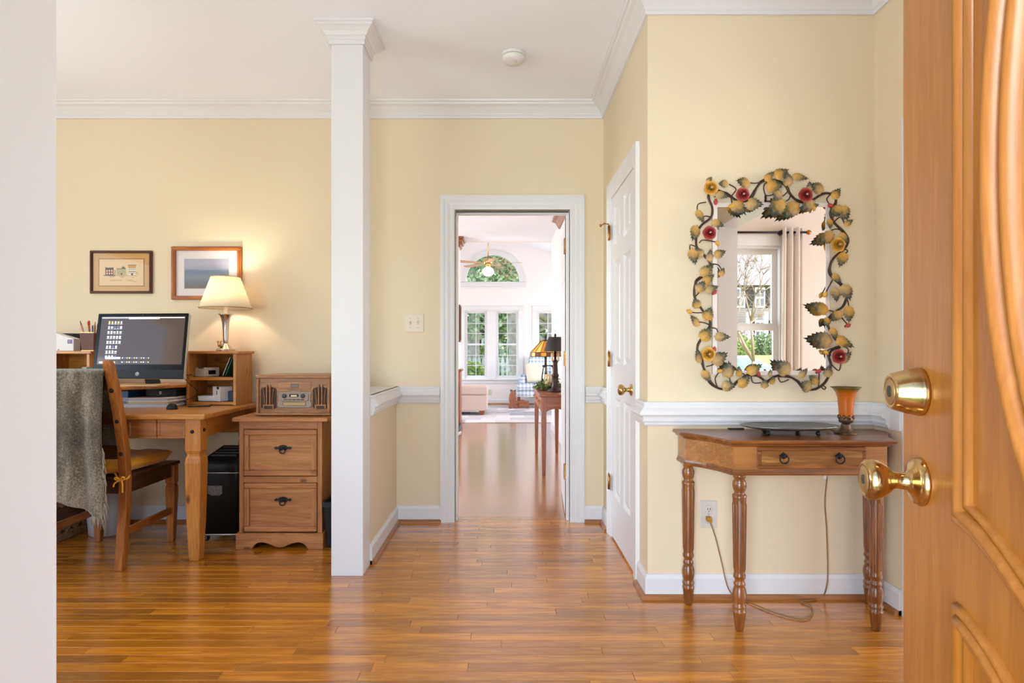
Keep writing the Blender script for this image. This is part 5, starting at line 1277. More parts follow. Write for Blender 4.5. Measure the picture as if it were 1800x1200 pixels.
for cx in (CXL-.002, CXR+.002):
    H_ = .452
    obj('front_leg', MB().sq([(cx,3.535,0,.017,.017),(cx,3.535,.05,.019,.019),(cx,3.535,.30,.026,.026),(cx,3.535,.325,.025,.025),(cx,3.535,.338,.021,.021),(cx,3.535,.352,.026,.026),(cx,3.535,H_,.026,.026)]), CHAIRW['z'], ch, bevel=.003)
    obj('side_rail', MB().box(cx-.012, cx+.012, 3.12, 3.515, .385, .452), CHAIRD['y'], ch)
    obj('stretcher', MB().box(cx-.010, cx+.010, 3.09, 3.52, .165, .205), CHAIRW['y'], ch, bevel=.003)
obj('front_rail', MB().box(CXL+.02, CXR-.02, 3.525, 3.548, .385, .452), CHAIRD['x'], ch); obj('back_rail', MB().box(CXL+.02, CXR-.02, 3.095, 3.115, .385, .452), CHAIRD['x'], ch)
# cushion
cu_ = thing('seat_cushion', (-2.18, 3.32, .472), 'gold seat cushion tied to the wooden chair', 'cushion')
GOLD = mat('gold_fabric', rgb(244,170,28), .75, var=.15, vscale=14, bump=.4, bscale=30, sheen=.3)
def cushfn(sgn):
    def fn(u, w):
        x = (u-.5)*2; y = (w-.5)*2
        e = max(0, 1-abs(x)**4)*max(0, 1-abs(y)**4)
        rx_ = .215 + .012*sin(y*3); wr = .006*sin(x*9+y*4)*e + .004*sin(y*15)*e
        return (x*rx_, y*.225, .042 + sgn*.044*e**.4 + (wr if sgn > 0 else 0) + .012*(y > .8)*abs(x)**3)
    return fn
cm = MB().grid(cushfn(1), 26, 26).grid(cushfn(-1), 26, 26)
obj('pad', cm, GOLD, cu_, world=False)
tp = MB()
for pts in ([(-2.02,3.10,.49),(-1.985,3.078,.465),(-1.965,3.066,.462),(-1.94,3.08,.468),(-1.955,3.12,.48)], [(-1.965,3.064,.462),(-1.95,3.05,.48),(-1.94,3.052,.475),(-1.955,3.062,.462)], [(-1.965,3.064,.462),(-1.985,3.05,.478),(-1.99,3.055,.468),(-1.97,3.062,.462)], [(-1.962,3.062,.462),(-1.952,3.055,.44),(-1.950,3.052,.40)], [(-1.968,3.062,.462),(-1.99,3.052,.448),(-1.995,3.05,.43)]):
    tp.tube(spline(pts, 4), .0045, 6)
obj('tie', tp, GOLD, cu_)
# throw over the chair back
tw = thing('throw_blanket', (-2.22, 2.99, .30), 'grey-green chenille throw with fringe draped over the chair back', 'blanket')
def throw_mat():
    m, n, l, b = base('chenille'); b.inputs['Roughness'].default_value = .95; b.inputs['Sheen Weight'].default_value = .4
    tc = n.new('ShaderNodeTexCoord'); mp = n.new('ShaderNodeMapping'); mp.inputs['Scale'].default_value = (9, 9, 2.5); l.new(tc.outputs['Object'], mp.inputs['Vector'])
    a = n.new('ShaderNodeTexNoise'); a.inputs['Scale'].default_value = 1.3; a.inputs['Detail'].default_value = 3; l.new(mp.outputs[0], a.inputs['Vector'])
    f = n.new('ShaderNodeTexNoise'); f.inputs['Scale'].default_value = 130; f.inputs['Detail'].default_value = 4; l.new(tc.outputs['Object'], f.inputs['Vector'])
    ad = n.new('ShaderNodeMix'); ad.inputs[0].default_value = .42; l.new(a.outputs['Fac'], ad.inputs['A']); l.new(f.outputs['Fac'], ad.inputs['B'])
    r = n.new('ShaderNodeValToRGB'); e = r.color_ramp.elements; e[0].position = .36; e[0].color = rgb(46,40,30); e[1].position = .66; e[1].color = rgb(152,142,120)
    q = e.new(.5); q.color = rgb(92,82,66)
    hv = n.new('ShaderNodeMath'); hv.operation = 'MULTIPLY'; hv.inputs[1].default_value = 1.0; l.new(ad.outputs[0], hv.inputs[0]); l.new(hv.outputs[0], r.inputs[0])
    l.new(r.outputs[0], b.inputs['Base Color'])
    bp = n.new('ShaderNodeBump'); bp.inputs['Strength'].default_value = .9; bp.inputs['Distance'].default_value = .004; l.new(f.outputs['Fac'], bp.inputs['Height']); l.new(bp.outputs['Normal'], b.inputs['Normal'])
    return m
THR = throw_mat()
def bottom(u):      # u 0 left .. 1 right
    return .40 - .02*u + .04*max(0, .55-u)*2 - (.085*max(0, (u-.45)/.55)**1.3)
def throwfn(u, w):
    x = -2.47 + .485*u + .004*sin(w*9)
    fold = .010*sin(u*17+.6) + .006*sin(u*31+2)
    if w < .12:      # desk side hang
        t = w/.12; z = .62 + (1.012-.62)*t; y = 3.035 + .06*(1-t)
        return (x, y + .3*fold, z)
    if w < .22:      # over the top
        t = (w-.12)/.10; a = pi*t
        return (x, 2.994 + .041*cos(a), 1.012 + .018*sin(a))
    t = (w-.22)/.78; zb_ = bottom(u)
    z = 1.012 + (zb_-1.012)*t
    return (x + .012*t*t*(u > .5)*u, 2.953 - .006*t + fold*(.25+.9*t), z)
tb = obj('cloth', MB().grid(throwfn, 60, 70), THR, tw, fixn=False); so_ = tb.modifiers.new('solid', 'SOLIDIFY'); so_.thickness = .005
def underfn(u, w):
    return (-2.47 + .20*u, 2.972 + .012*sin(u*11), .50 - .115*w*(1-.35*u))
tb2 = obj('inner_fold', MB().grid(underfn, 20, 12), THR, tw, fixn=False); so_ = tb2.modifiers.new('solid', 'SOLIDIFY'); so_.thickness = .005
fr = MB(); rf_ = random.Random(9)
for k in range(46):
    if k < 26:    # along the right edge
        w = .62 + .38*k/26; p = Vector(throwfn(1.0, w)); d = Vector((rf_.uniform(.004,.030), rf_.uniform(-.012,.004), -rf_.uniform(.05,.085)))
    else:         # along the right part of the lower hem
        u = 1 - .12*(k-26)/20; p = Vector(throwfn(u, 1.0)); d = Vector((rf_.uniform(-.01,.012), rf_.uniform(-.01,.006), -rf_.uniform(.03,.06)))
    mid = p + d*.5 + Vector((rf_.uniform(-.006,.006), 0, 0))
    fr.tube([p, mid, p+d], [.0028,.0030,.0016], 5)
obj('fringe', fr, mat('fringe_yarn', rgb(150,138,116), .9, var=.3, vscale=60), tw)['kind'] = 'stuff'

# ================================================================== THINGS BEYOND THE DOORWAY
# ---- far console table
t2 = thing('hall_table', (.465, 6.03, 0), 'cherry wood console table with lamps along the hall wall', 'table')
TX0, TX1, TY0, TY1, TZ = .318, .64, 5.36, 6.70, .735
obj('top', MB().box(TX0, TX1, TY0, TY1, TZ-.022, TZ), CHERRY['y'], t2, bevel=.006, seg=2)
for (x, y) in ((.361,5.42),(.361,6.64),(.585,5.42),(.585,6.64)):
    obj('leg', MB().sq([(x,y,0,.016,.016),(x,y,.50,.023,.023),(x,y,TZ-.022,.023,.023)]), CHERRY['z'], t2, bevel=.003)
for yy in (5.405, 6.63):
    pts = [(.384,TZ-.022),(.384,.575)] + [(.384+.178*i/8, .575+.028*sin(pi*i/8)**.7*(1 if i not in (0,8) else 0)) for i in range(1,8)] + [(.562,.575),(.562,TZ-.022)]
    obj('end_apron', MB().prism(pts, 'y', yy, yy+.02), CHERRY['x'], t2)
obj('side_apron', MB().box(.575,.592,5.44,6.62,.56,TZ-.022), CHERRY['y'], t2)
obj('side_apron', MB().box(.348,.362,5.44,6.62,.56,TZ-.022), CHERRY['y'], t2)
for k in range(3):
    y0 = 5.46 + k*.40
    d_ = obj('drawer', MB().box(.338,.350,y0,y0+.37,.575,TZ-.03), CHERRY['y'], t2, bevel=.003)
    for dy in (.1,.27): obj('pull', MB().tube(spline([(.338,y0+dy-.03,.66),(.325,y0+dy-.02,.645),(.322,y0+dy,.638),(.325,y0+dy+.02,.645),(.338,y0+dy+.03,.66)], 4), .004, 6), ABRASS, d_)

# ---- black-shaded lamp
LBX, LBY = X(976, 5.75), 5.75
DBRZ = mat('dark_bronze', rgb(62,50,44), .4, .7, var=.3, vscale=30)
bl_ = thing('black_shade_lamp', (LBX, LBY, TZ), 'dark bronze table lamp with a black shade on the hall table', 'lamp')
obj('base', MB().lathe([(.075,0),(.076,.008),(.068,.016),(.045,.028),(.034,.05),(.028,.09),(.034,.12),(.030,.14),(.036,.15),(.036,.16),(.026,.18),(.022,.27),(.026,.285),(.018,.30),(.012,.31),(.012,.40)], (LBX,LBY,TZ), seg=28), DBRZ, bl_)
obj('shade', shade(MB(), .112, 1.122, .065, 1.262, LBX, LBY), mat('black_shade', rgb(44,40,38), .6), bl_)
obj('finial', MB().lathe([(.004,1.25),(.008,1.262),(.012,1.275),(.008,1.29),(.001,1.296)], (LBX,LBY,0), seg=14), DBRZ, bl_)
obj('candle_sleeve', MB().lathe([(.011,1.03),(.011,1.11)], (LBX-.03,LBY,0), seg=12).lathe([(.011,1.03),(.011,1.11)], (LBX+.03,LBY,0), seg=12), mat('ivory_sleeve', rgb(240,220,180), .5), bl_)
obj('sleeve_arm', MB().tube([(LBX-.03,LBY,1.03),(LBX,LBY,1.02),(LBX+.03,LBY,1.03)], .006, 8), DBRZ, bl_)
# ---- stained glass lamp
TLX, TLY = X(959, 6.4), 6.4
sg = thing('stained_glass_lamp', (TLX, TLY, TZ), 'stained glass lamp with amber panelled shade behind the black lamp', 'lamp')
obj('base', MB().lathe([(.07,0),(.072,.008),(.05,.02),(.022,.045),(.016,.1),(.020,.14),(.014,.18),(.012,.30),(.016,.33),(.010,.36),(.008,.52)], (TLX,TLY,TZ), seg=24), DBRZ, sg)
AMB = [mat('amber_glass_%d' % k, c, .35, emit=c, estr=.35, sss=.2) for k, c in enumerate((rgb(214,146,44), rgb(226,178,84), rgb(196,120,34)))]
NP = 16
for k in range(NP):
    a0, a1 = 2*pi*k/NP + .02, 2*pi*(k+1)/NP - .02
    def q(r, z, a): return (TLX+r*cos(a), TLY+r*sin(a), z)
    pm_ = MB().hexa([q(.162,1.115,a0), q(.162,1.115,a1), q(.158,1.115,a1), q(.158,1.115,a0)], [q(.045,1.235,a0), q(.045,1.235,a1), q(.041,1.235,a1), q(.041,1.235,a0)])
    obj('shade_panel', pm_, AMB[k % 3], sg)
    pm_ = MB().hexa([q(.165,1.07,a0), q(.165,1.07,a1), q(.161,1.07,a1), q(.161,1.07,a0)], [q(.163,1.112,a0), q(.163,1.112,a1), q(.159,1.112,a1), q(.159,1.112,a0)])
    obj('skirt_panel', pm_, AMB[(k+1) % 3] if k % 2 else mat('brown_glass_%d' % k, rgb(120,60,34), .35), sg)
ld = MB()
for k in range(NP):
    a = 2*pi*k/NP; ld.tube([(TLX+.166*cos(a),TLY+.166*sin(a),1.07),(TLX+.1635*cos(a),TLY+.1635*sin(a),1.114),(TLX+.046*cos(a),TLY+.046*sin(a),1.236)], .0025, 5)
for r_, z in ((.166,1.07),(.164,1.113),(.046,1.236)): ld.tube([(TLX+r_*cos(2*pi*k/32), TLY+r_*sin(2*pi*k/32), z) for k in range(32)], .003, 5, closed=True)
obj('lead_lines', ld, DBRZ, sg)
obj('finial', MB().lathe([(.045,1.236),(.03,1.246),(.008,1.25),(.008,1.262),(.014,1.275),(.006,1.292),(.001,1.30)], (TLX,TLY,0), seg=14), DBRZ, sg)
# ---- candle in hurricane glass, wreath, small ewer
CGX, CGY = X(964, 6.0), 6.0
hc = thing('hurricane_candle', (CGX, CGY, TZ), 'cream pillar candle in a clear hurricane glass on the hall table', 'candle')
obj('candle', MB().lathe([(.036,.01),(.037,.015),(.037,.155),(.030,.158),(.001,.154)], (CGX,CGY,TZ), seg=20), mat('cream_wax', rgb(240,206,160), .5, sss=.3), hc)
obj('glass', MB().lathe([(.045,0),(.05,.01),(.075,.08),(.072,.15),(.058,.22),(.064,.25),(.062,.25),(.056,.22),(.070,.15),(.073,.08),(.048,.012)], (CGX,CGY,TZ), seg=24), glass_mat('clear_glass', (.98,.98,.98,1), 1.2), hc)
wr = thing('leafy_wreath', (CGX, CGY, TZ), 'green leafy wreath around the hurricane candle', 'wreath')
GRN = [mat('leaf_green_a', rgb(96,122,58), .6), mat('leaf_green_b', rgb(132,150,84), .6), mat('leaf_green_c', rgb(66,92,44), .6)]
def leafcloud(n, pos, size, rn):
    mb = MB()
    for _ in range(n):
        p = pos(rn); s = size*rn.uniform(.6,1.3)
        a = Vector((rn.gauss(0,1), rn.gauss(0,1), rn.gauss(0,1))).normalized(); b = a.orthogonal().normalized(); b = Quaternion(a, rn.uniform(0,6.28)) @ b; c = a.cross(b)
        mb.add([p-b*s*.5, p+c*s*.28+a*s*.08, p+b*s*.5, p-c*s*.28+a*s*.08], [(0,1,2,3)], rn.randrange(3))
    return mb
def wpos(rn):
    a = rn.uniform(0,2*pi); r_ = .105+rn.gauss(0,.022); return Vector((CGX+r_*cos(a), CGY+r_*sin(a), TZ+.012+abs(rn.gauss(0,.035))))
obj('leaves', leafcloud(700, wpos, .03, random.Random(2)), GRN, wr, fixn=False)['kind'] = 'stuff'
obj('ring', MB().tube([(CGX+.1*cos(2*pi*k/24), CGY+.1*sin(2*pi*k/24), TZ+.012) for k in range(24)], .010, 6, closed=True), mat('twig', rgb(88,62,40), .8), wr)

# ---- picture and shoe by the pier
pf = thing('framed_picture', (-.645, 8.62, 1.28), 'dark framed picture on the pale pier left of the sunroom', 'picture')
for (a, b, c, d) in ((8.50,8.74,1.26,1.285),(8.50,8.74,1.765,1.79),(8.50,8.525,1.285,1.765),(8.715,8.74,1.285,1.765)): obj('frame_bar', MB().box(-.645,-.625,a,b,c,d), MAHO['z'], pf)
obj('mat_board', MB().box(-.645,-.638,8.525,8.715,1.285,1.765), mat('cream_mat', rgb(216,196,176), .8), pf)
shx, shy = X(806, 8.2)-.0, 8.2
sn_ = thing('sneaker', (shx-.02, 8.25, 0), 'black and white shoe on the floor by the pier', 'shoe', rz=R(-8))
def shoefn(u, w):
    a = 2*pi*u; y = w
    return (.042*cos(a)*(.8+.3*sin(pi*w)), -.14+.28*y, .02 + (.022+.028*w)*(1+sin(a)))
obj('upper', MB().grid(shoefn, 16, 12).box(-.03,.03,-.13,-.12,.02,.04), BLACK, sn_, world=False, fixn=False)
obj('sole', MB().loft([[(.044*cos(2*pi*k/20)*(1), .15*sin(2*pi*k/20), z) for k in range(20)] for z in (0, .022)]), WHITEP, sn_, world=False)

# ---- sunroom: rug, ottoman, fan, armchair, wooden stool, outlet
def rug_mat():
    m, n, l, b = base('patchwork_rug'); b.inputs['Roughness'].default_value = .95
    tc = n.new('ShaderNodeTexCoord'); br = n.new('ShaderNodeTexBrick'); br.inputs['Scale'].default_value = 1; br.inputs['Brick Width'].default_value = .48; br.inputs['Row Height'].default_value = .34; br.inputs['Mortar Size'].default_value = 0
    br.inputs['Color1'].default_value = rgb(150,144,150); br.inputs['Color2'].default_value = rgb(226,218,214); br.inputs['Bias'].default_value = 0; l.new(tc.outputs['Object'], br.inputs['Vector'])
    nz = n.new('ShaderNodeTexNoise'); nz.inputs['Scale'].default_value = 60; l.new(tc.outputs['Object'], nz.inputs['Vector'])
    r = n.new('ShaderNodeMapRange'); r.inputs['To Min'].default_value = .7; r.inputs['To Max'].default_value = 1.25; l.new(nz.outputs['Fac'], r.inputs['Value'])
    mx = n.new('ShaderNodeMix'); mx.data_type = 'RGBA'; mx.blend_type = 'MULTIPLY'; mx.inputs['Factor'].default_value = 1; l.new(br.outputs['Color'], mx.inputs['A']); l.new(r.outputs[0], mx.inputs['B']); l.new(mx.outputs['Result'], b.inputs['Base Color']); return m
tag(obj('area_rug', MB().box(-1.5, 1.7, 9.4, 12.1, 0, .012), rug_mat(), bevel=.003), 'grey and white patchwork rug on the sunroom floor', 'rug')
PINKF = mat('blush_upholstery', rgb(208,182,170), .85, bump=.3, bscale=150)
ox0, ox1, oy0, oy1 = -1.15, X(856,10.45), 10.45, 11.05
ot = thing('ottoman', ((ox0+ox1)/2, (oy0+oy1)/2, .012), 'blush upholstered ottoman on the rug under the windows', 'ottoman')
obj('body', MB().box(ox0, ox1, oy0, oy1, .085, .36), PINKF, ot, bevel=.015, seg=2); obj('lid', MB().box(ox0-.006, ox1+.006, oy0-.006, oy1+.006, .363, .515), PINKF, ot, bevel=.03, seg=3)
for (x, y) in ((ox0+.06,oy0+.06),(ox1-.09,oy0+.06),(ox0+.06,oy1-.06),(ox1-.09,oy1-.06)): obj('foot', MB().sq([(x,y,.012,.035,.035),(x,y,.09,.05,.05)]), CHERRY['z'], ot)
fx, fy, fz = X(858,11), 11.0, Z(463,11)
fn_ = thing('ceiling_fan', (fx, fy, gable(fx)), 'brass ceiling fan with pale wooden blades and globe light', 'ceiling fan')
obj('downrod', MB().lathe([(.012,0),(.012,gable(fx)-fz-.05)], (fx,fy,fz+.05), seg=12).lathe([(.06,0),(.02,-.06)], (fx,fy,gable(fx)), seg=20), BRASS, fn_)
obj('motor', MB().lathe([(.02,.10),(.075,.085),(.10,.06),(.10,.0),(.07,-.025),(.045,-.05),(.05,-.06),(.03,-.075)], (fx,fy,fz), seg=28), BRASS, fn_)
BLADE = mat('pale_blade_wood', rgb(196,150,112), .45, var=.1)
for k in range(5):
    a = R(-8 + 72*k); ca, sa = cos(a), sin(a)
    def q(r_, s_, z_): return (fx + r_*ca - s_*sa, fy + r_*sa + s_*ca, fz + z_)
    bm_ = MB().loft([[q(r_, -w_, .004-.14*w_-.006), q(r_, w_, .004+.14*w_-.006), q(r_, w_, .004+.14*w_), q(r_, -w_, .004-.14*w_)] for r_, w_ in ((.19,.045),(.3,.058),(.55,.066),(.61,.06),(.635,.035))])
    b_ = obj('blade', bm_, BLADE, fn_)
    obj('blade_arm', MB().hexa([q(.08,-.015,0),q(.24,-.03,-.004),q(.24,.03,.004),q(.08,.015,0)], [q(.08,-.015,.006),q(.24,-.03,.004),q(.24,.03,.012),q(.08,.015,.006)]), BRASS, b_)
obj('globe', MB().ball((fx,fy,fz-.15), (.105,.105,.085), 24, 14), mat('lit_globe', rgb(255,240,220), .4, emit=(1,.86,.66,1), estr=3.0), fn_)
def plaid():
    m, n, l, b = base('blue_plaid'); b.inputs['Roughness'].default_value = .9
    tc = n.new('ShaderNodeTexCoord'); sp = n.new('ShaderNodeSeparateXYZ'); l.new(tc.outputs['Object'], sp.inputs[0]); outs = []
    for ax_ in ('X', 'Z', 'Y'):
        mu = n.new('ShaderNodeMath'); mu.operation = 'MULTIPLY'; mu.inputs[1].default_value = 85; l.new(sp.outputs[ax_], mu.inputs[0])
        s_ = n.new('ShaderNodeMath'); s_.operation = 'SINE'; l.new(mu.outputs[0], s_.inputs[0])
        g_ = n.new('ShaderNodeMath'); g_.operation = 'GREATER_THAN'; g_.inputs[1].default_value = .2; l.new(s_.outputs[0], g_.inputs[0]); outs.append(g_)
    a1 = n.new('ShaderNodeMath'); a1.operation = 'ADD'; l.new(outs[0].outputs[0], a1.inputs[0]); l.new(outs[1].outputs[0], a1.inputs[1])
    a2 = n.new('ShaderNodeMath'); a2.operation = 'ADD'; l.new(a1.outputs[0], a2.inputs[0]); l.new(outs[2].outputs[0], a2.inputs[1])
    d_ = n.new('ShaderNodeMath'); d_.operation = 'MULTIPLY'; d_.inputs[1].default_value = .33; l.new(a2.outputs[0], d_.inputs[0])
    r = n.new('ShaderNodeValToRGB'); e = r.color_ramp.elements; e[0].color = rgb(226,230,236); e[1].color = rgb(92,118,150); l.new(d_.outputs[0], r.inputs[0]); l.new(r.outputs[0], b.inputs['Base Color']); return m
PLAID = plaid()
arx, ary = .72, 12.25
ac = thing('armchair', (arx, ary, .012), 'blue plaid armchair in the sunroom behind the lamps', 'armchair')
sx0_, sx1_ = X(908,11.95), 1.2
obj('seat_base', MB().box(sx0_, sx1_, 11.95, 12.62, .24, .34), PLAID, ac, bevel=.02, seg=2)
obj('seat_cushion', MB().box(sx0_+.02, sx1_-.02, 11.93, 12.5, .34, .48), PLAID, ac, bevel=.04, seg=3)
obj('arm', MB().box(sx0_+.06, sx0_+.22, 12.25, 12.68, .30, .64), PLAID, ac, bevel=.05, seg=3); obj('arm', MB().box(sx1_-.14, sx1_+.02, 11.97, 12.65, .30, .64), PLAID, ac, bevel=.05, seg=3)
obj('backrest', MB().hexa([(sx0_+.24,12.45,.3),(sx1_,12.45,.3),(sx1_,12.62,.3),(sx0_+.24,12.62,.3)], [(sx0_+.28,12.55,1.04),(sx1_-.02,12.55,1.04),(sx1_-.02,12.72,1.04),(sx0_+.28,12.72,1.04)]), PLAID, ac, bevel=.05, seg=3)
obj('skirt', MB().box(sx0_, sx1_, 11.94, 11.955, .22, .3), PLAID, ac)
for (x, y) in ((sx0_+.05,12.0),(sx1_-.05,12.0),(sx0_+.05,12.57),(sx1_-.05,12.57)): obj('leg', MB().sq([(x,y,.012 if y < 12.1 else 0,.02,.02),(x,y,.24,.028,.028)]), CHERRY['z'], ac)
pl2 = thing('throw_pillow', (.66, 12.26, .48), 'pale cream throw pillow on the plaid armchair', 'pillow', rz=R(12))
def pilfn(s_):
    def fn(u, w):
        x, z = (u-.5)*2, (w-.5)*2; e = max(0,1-abs(x)**3)*max(0,1-abs(z)**3)
        y = s_*.085*e**.5; zz = .20+z*.20*(1-.06*abs(x)); return (x*.20*(1-.06*abs(z)), y + zz*.28, zz)
    return fn
obj('pad', MB().grid(pilfn(1), 16, 16).grid(pilfn(-1), 16, 16), mat('cream_pillow', rgb(222,212,188), .9), pl2, world=False)
be = thing('animal_footstool', (X(912,11.8), 11.78, .012), 'brown wooden animal-shaped footstool in front of the plaid armchair', 'stool')
sil = [(-.20,0),(-.20,.06),(-.18,.10),(-.20,.16),(-.19,.25),(-.16,.31),(-.15,.345),(-.12,.35),(-.10,.335),(-.07,.34),(-.055,.31),(-.06,.26),(-.045,.2),(-.06,.12),(-.05,.07),(-.03,.04),(-.03,0),(-.09,0),(-.10,.03),(-.13,.03),(-.14,0)]
obj('side_panel', MB().prism([(a, b) for a, b in sil], 'y', -.12, -.09), CHERRY['z'], be, world=False, bevel=.004)
obj('side_panel', MB().prism([(a, b) for a, b in sil], 'y', .09, .12), CHERRY['z'], be, world=False, bevel=.004)
bb2 = [(-.02,0),(-.02,.05),(.0,.08),(.0,.13),(.04,.15),(.10,.15),(.16,.12),(.20,.06),(.20,0),(.15,0),(.14,.03),(.06,.03),(.05,0)]
obj('cub_panel', MB().prism(bb2, 'y', -.10, -.07), CHERRY['x'], be, world=False, bevel=.004)
obj('cub_panel', MB().prism(bb2, 'y', .07, .10), CHERRY['x'], be, world=False, bevel=.004)
obj('seat_board', MB().box(-.17, .19, -.11, .11, .11, .135), CHERRY['x'], be, world=False)
obj('ear', MB().ball((-.155,-.105,.352), (.018,.014,.018), 8, 6).ball((-.075,-.105,.344), (.016,.014,.018), 8, 6), BLACK, be, world=False)
outlet(X(858,YE), X(864.5,YE), Z(694.5,YE), Z(684,YE), YE, 'ivory outlet low on the sunroom wall beside the ottoman', IVORY)
obj_cr = MB()
CUR = mat('linen_curtain', rgb(226,212,202), .9, bump=.3, bscale=200)

# ================================================================== RIGHT ROOM (seen in the mirror)
cr = thing('curtain_rod', (2.3, .09, 2.18), 'dark curtain rod over the window seen in the mirror', 'curtain rod')
obj('rod', MB().lathe([(.010,1.75-2.3),(.010,2.69-2.3)], (2.3,.10,2.18), (1,0,0), 10), IRON, cr)
obj('finial', MB().ball((2.705,.10,2.18), .022, 12, 8), ABRASS, cr); obj('bracket', MB().box(2.46,2.475,.03,.11,2.16,2.20), IRON, cr)
cu2 = thing('curtain', (2.60, .10, .03), 'pale linen curtain hanging at the window seen in the mirror', 'curtain')
def curfn(u, w):
    return (2.47 + .18*u*(1+.10*(1-w)) - .02*(1-w), .105 + .028*sin(u*3*2*pi), .03 + 2.19*w)
co = obj('panel', MB().grid(curfn, 48, 8), CUR, cu2, fixn=False); s_ = co.modifiers.new('solid','SOLIDIFY'); s_.thickness = .003

# ================================================================== OUTDOORS
def grass_mat(name, a, b_):
    m, n, l, b = base(name); b.inputs['Roughness'].default_value = .95
    tc = n.new('ShaderNodeTexCoord'); t = n.new('ShaderNodeTexNoise'); t.inputs['Scale'].default_value = 2.5; t.inputs['Detail'].default_value = 8; l.new(tc.outputs['Object'], t.inputs['Vector'])
    mx = n.new('ShaderNodeMix'); mx.data_type = 'RGBA'; mx.inputs['A'].default_value = a; mx.inputs['B'].default_value = b_; l.new(t.outputs['Fac'], mx.inputs['Factor']); l.new(mx.outputs['Result'], b.inputs['Base Color']); return m
LAWN = grass_mat('lawn_grass', rgb(120,138,66), rgb(168,176,104))
struct('ground_back', MB().box(-30, 30, YE+.12, 60, -.6, -.45), LAWN, 'sunlit green back lawn', 'lawn')
def lawnfn(u, w): return (-40+80*u, -.2-60*w, -.45 + 1.35*min(1, max(0, (w-.12)/.55)))
struct('ground_front', MB().grid(lawnfn, 10, 16), LAWN, 'green front lawn seen in the mirror', 'lawn', fixn=False)
FEN = mat('weathered_fence', rgb(196,188,180), .85, var=.2, vscale=5)
fe = thing('picket_fence', (-.3, 22, -.45), 'weathered grey picket fence across the back yard', 'fence')
fy_ = 22.0
for zz in (-.05, .62): obj('rail', MB().box(-5, 6, fy_+.02, fy_+.06, zz, zz+.09), FEN, fe)
pk0 = None
for k in range(58):
    x = -4.6 + k*.175
    if pk0 is None:
        pk0 = obj('picket', MB().prism([(x-.055,-.42),(x+.055,-.42),(x+.055,.86),(x,.98),(x-.055,.86)], 'y', fy_, fy_+.02), FEN, fe); xx0 = x
    else: inst(pk0, fe, Matrix.Translation((x-xx0,0,0)))
for k in range(6): obj('post', MB().box(-4.9+k*2.1, -4.78+k*2.1, fy_+.06, fy_+.16, -.45, 1.0), FEN, fe)
BARK = mat('grey_bark', rgb(168,156,146), .95, var=.35, vscale=6, bump=1.0, bscale=14)
def leafm(name, c):
    m = bpy.data.materials.new(name); m.use_nodes = True; n = m.node_tree.nodes; l = m.node_tree.links
    n.remove(n['Principled BSDF'])
    d = n.new('ShaderNodeBsdfDiffuse'); d.inputs['Color'].default_value = c
    t = n.new('ShaderNodeBsdfTranslucent'); t.inputs['Color'].default_value = c
    mx = n.new('ShaderNodeMixShader'); mx.inputs[0].default_value = .5; l.new(d.outputs[0], mx.inputs[1]); l.new(t.outputs[0], mx.inputs[2])
    l.new(mx.outputs[0], n['Material Output'].inputs['Surface']); return m
FOL = [[leafm('foliage_dark_a', rgb(96,120,88)), leafm('foliage_dark_b', rgb(140,160,122)), leafm('foliage_dark_c', rgb(172,186,152))], [leafm('foliage_light_a', rgb(150,168,100)), leafm('foliage_light_b', rgb(186,196,132)), leafm('foliage_light_c', rgb(124,144,84))]]
BROWNF = [leafm('dry_leaf_a', rgb(176,140,112)), leafm('dry_leaf_b', rgb(200,176,148)), leafm('dry_leaf_c', rgb(136,110,86))]
def tree(name, x, y, r, h, cz, cr, n, fol, label, size=.35, seed=1, z0=-.45, crx=None):
    t = thing(name, (x, y, z0), label, 'tree', 'trees in the back yard'); rn = random.Random(seed)
    pts = [(x+.15*rn.uniform(-1,1)*k/5, y, z0+h*k/5) for k in range(6)]
    obj('trunk', MB().tube(pts, [r*(1.25 if k == 0 else 1-.12*k) for k in range(6)], 12), BARK, t)
    br = MB()
    for k in range(10):
        a = rn.uniform(0,2*pi); z = z0+h*rn.uniform(.45,.95); L = cr*rn.uniform(.4,.8)
        br.tube([(x,y,z),(x+.5*L*cos(a),y+.5*L*sin(a),z+.3*L),(x+L*cos(a),y+L*sin(a),z+.45*L)], [r*.3,r*.2,r*.06], 6)
    obj('branches', br, BARK, t)
    def pos(q):
        while True:
            v = Vector((q.uniform(-1,1), q.uniform(-1,1), q.uniform(-1,1)))
            if .25 < v.length < 1: break
        return Vector((x+v.x*(crx or cr), y+v.y*cr, cz+v.z*cr*.9))
    obj('foliage', leafcloud(n, pos, size, rn), fol, t, fixn=False)['kind'] = 'stuff'
tree('evergreen_tree', X(832,24), 24, .28, 9, 4.4, 3.2, 5200, FOL[0], 'dark evergreen tree beyond the fence, left in the window', .20, 11)
tree('oak_tree', X(905,18.5), 18.5, .27, 3.6, 4.6, 2.0, 3600, FOL[0], 'tree with thick grey trunk seen through the second sunroom window', .16, 12)
tree('maple_tree', X(972,17), 17, .34, 3.6, 5.0, 2.4, 3600, BROWNF, 'thick-trunked brownish tree seen behind the lamps', .15, 13)
tree('leafy_tree', X(870,34), 34, .35, 12, 5.0, 6.0, 9000, FOL[1], 'pale green leafy tree far behind the fence', .32, 14)
tree('pine_tree', X(950,36), 36, .4, 14, 5.0, 6.5, 9000, FOL[0], 'large dark tree far behind on the right', .34, 15)
tree('tall_tree', X(800,34), 34, .4, 14, 5.0, 6.0, 9000, FOL[0], 'large dark tree far behind on the left', .34, 16)
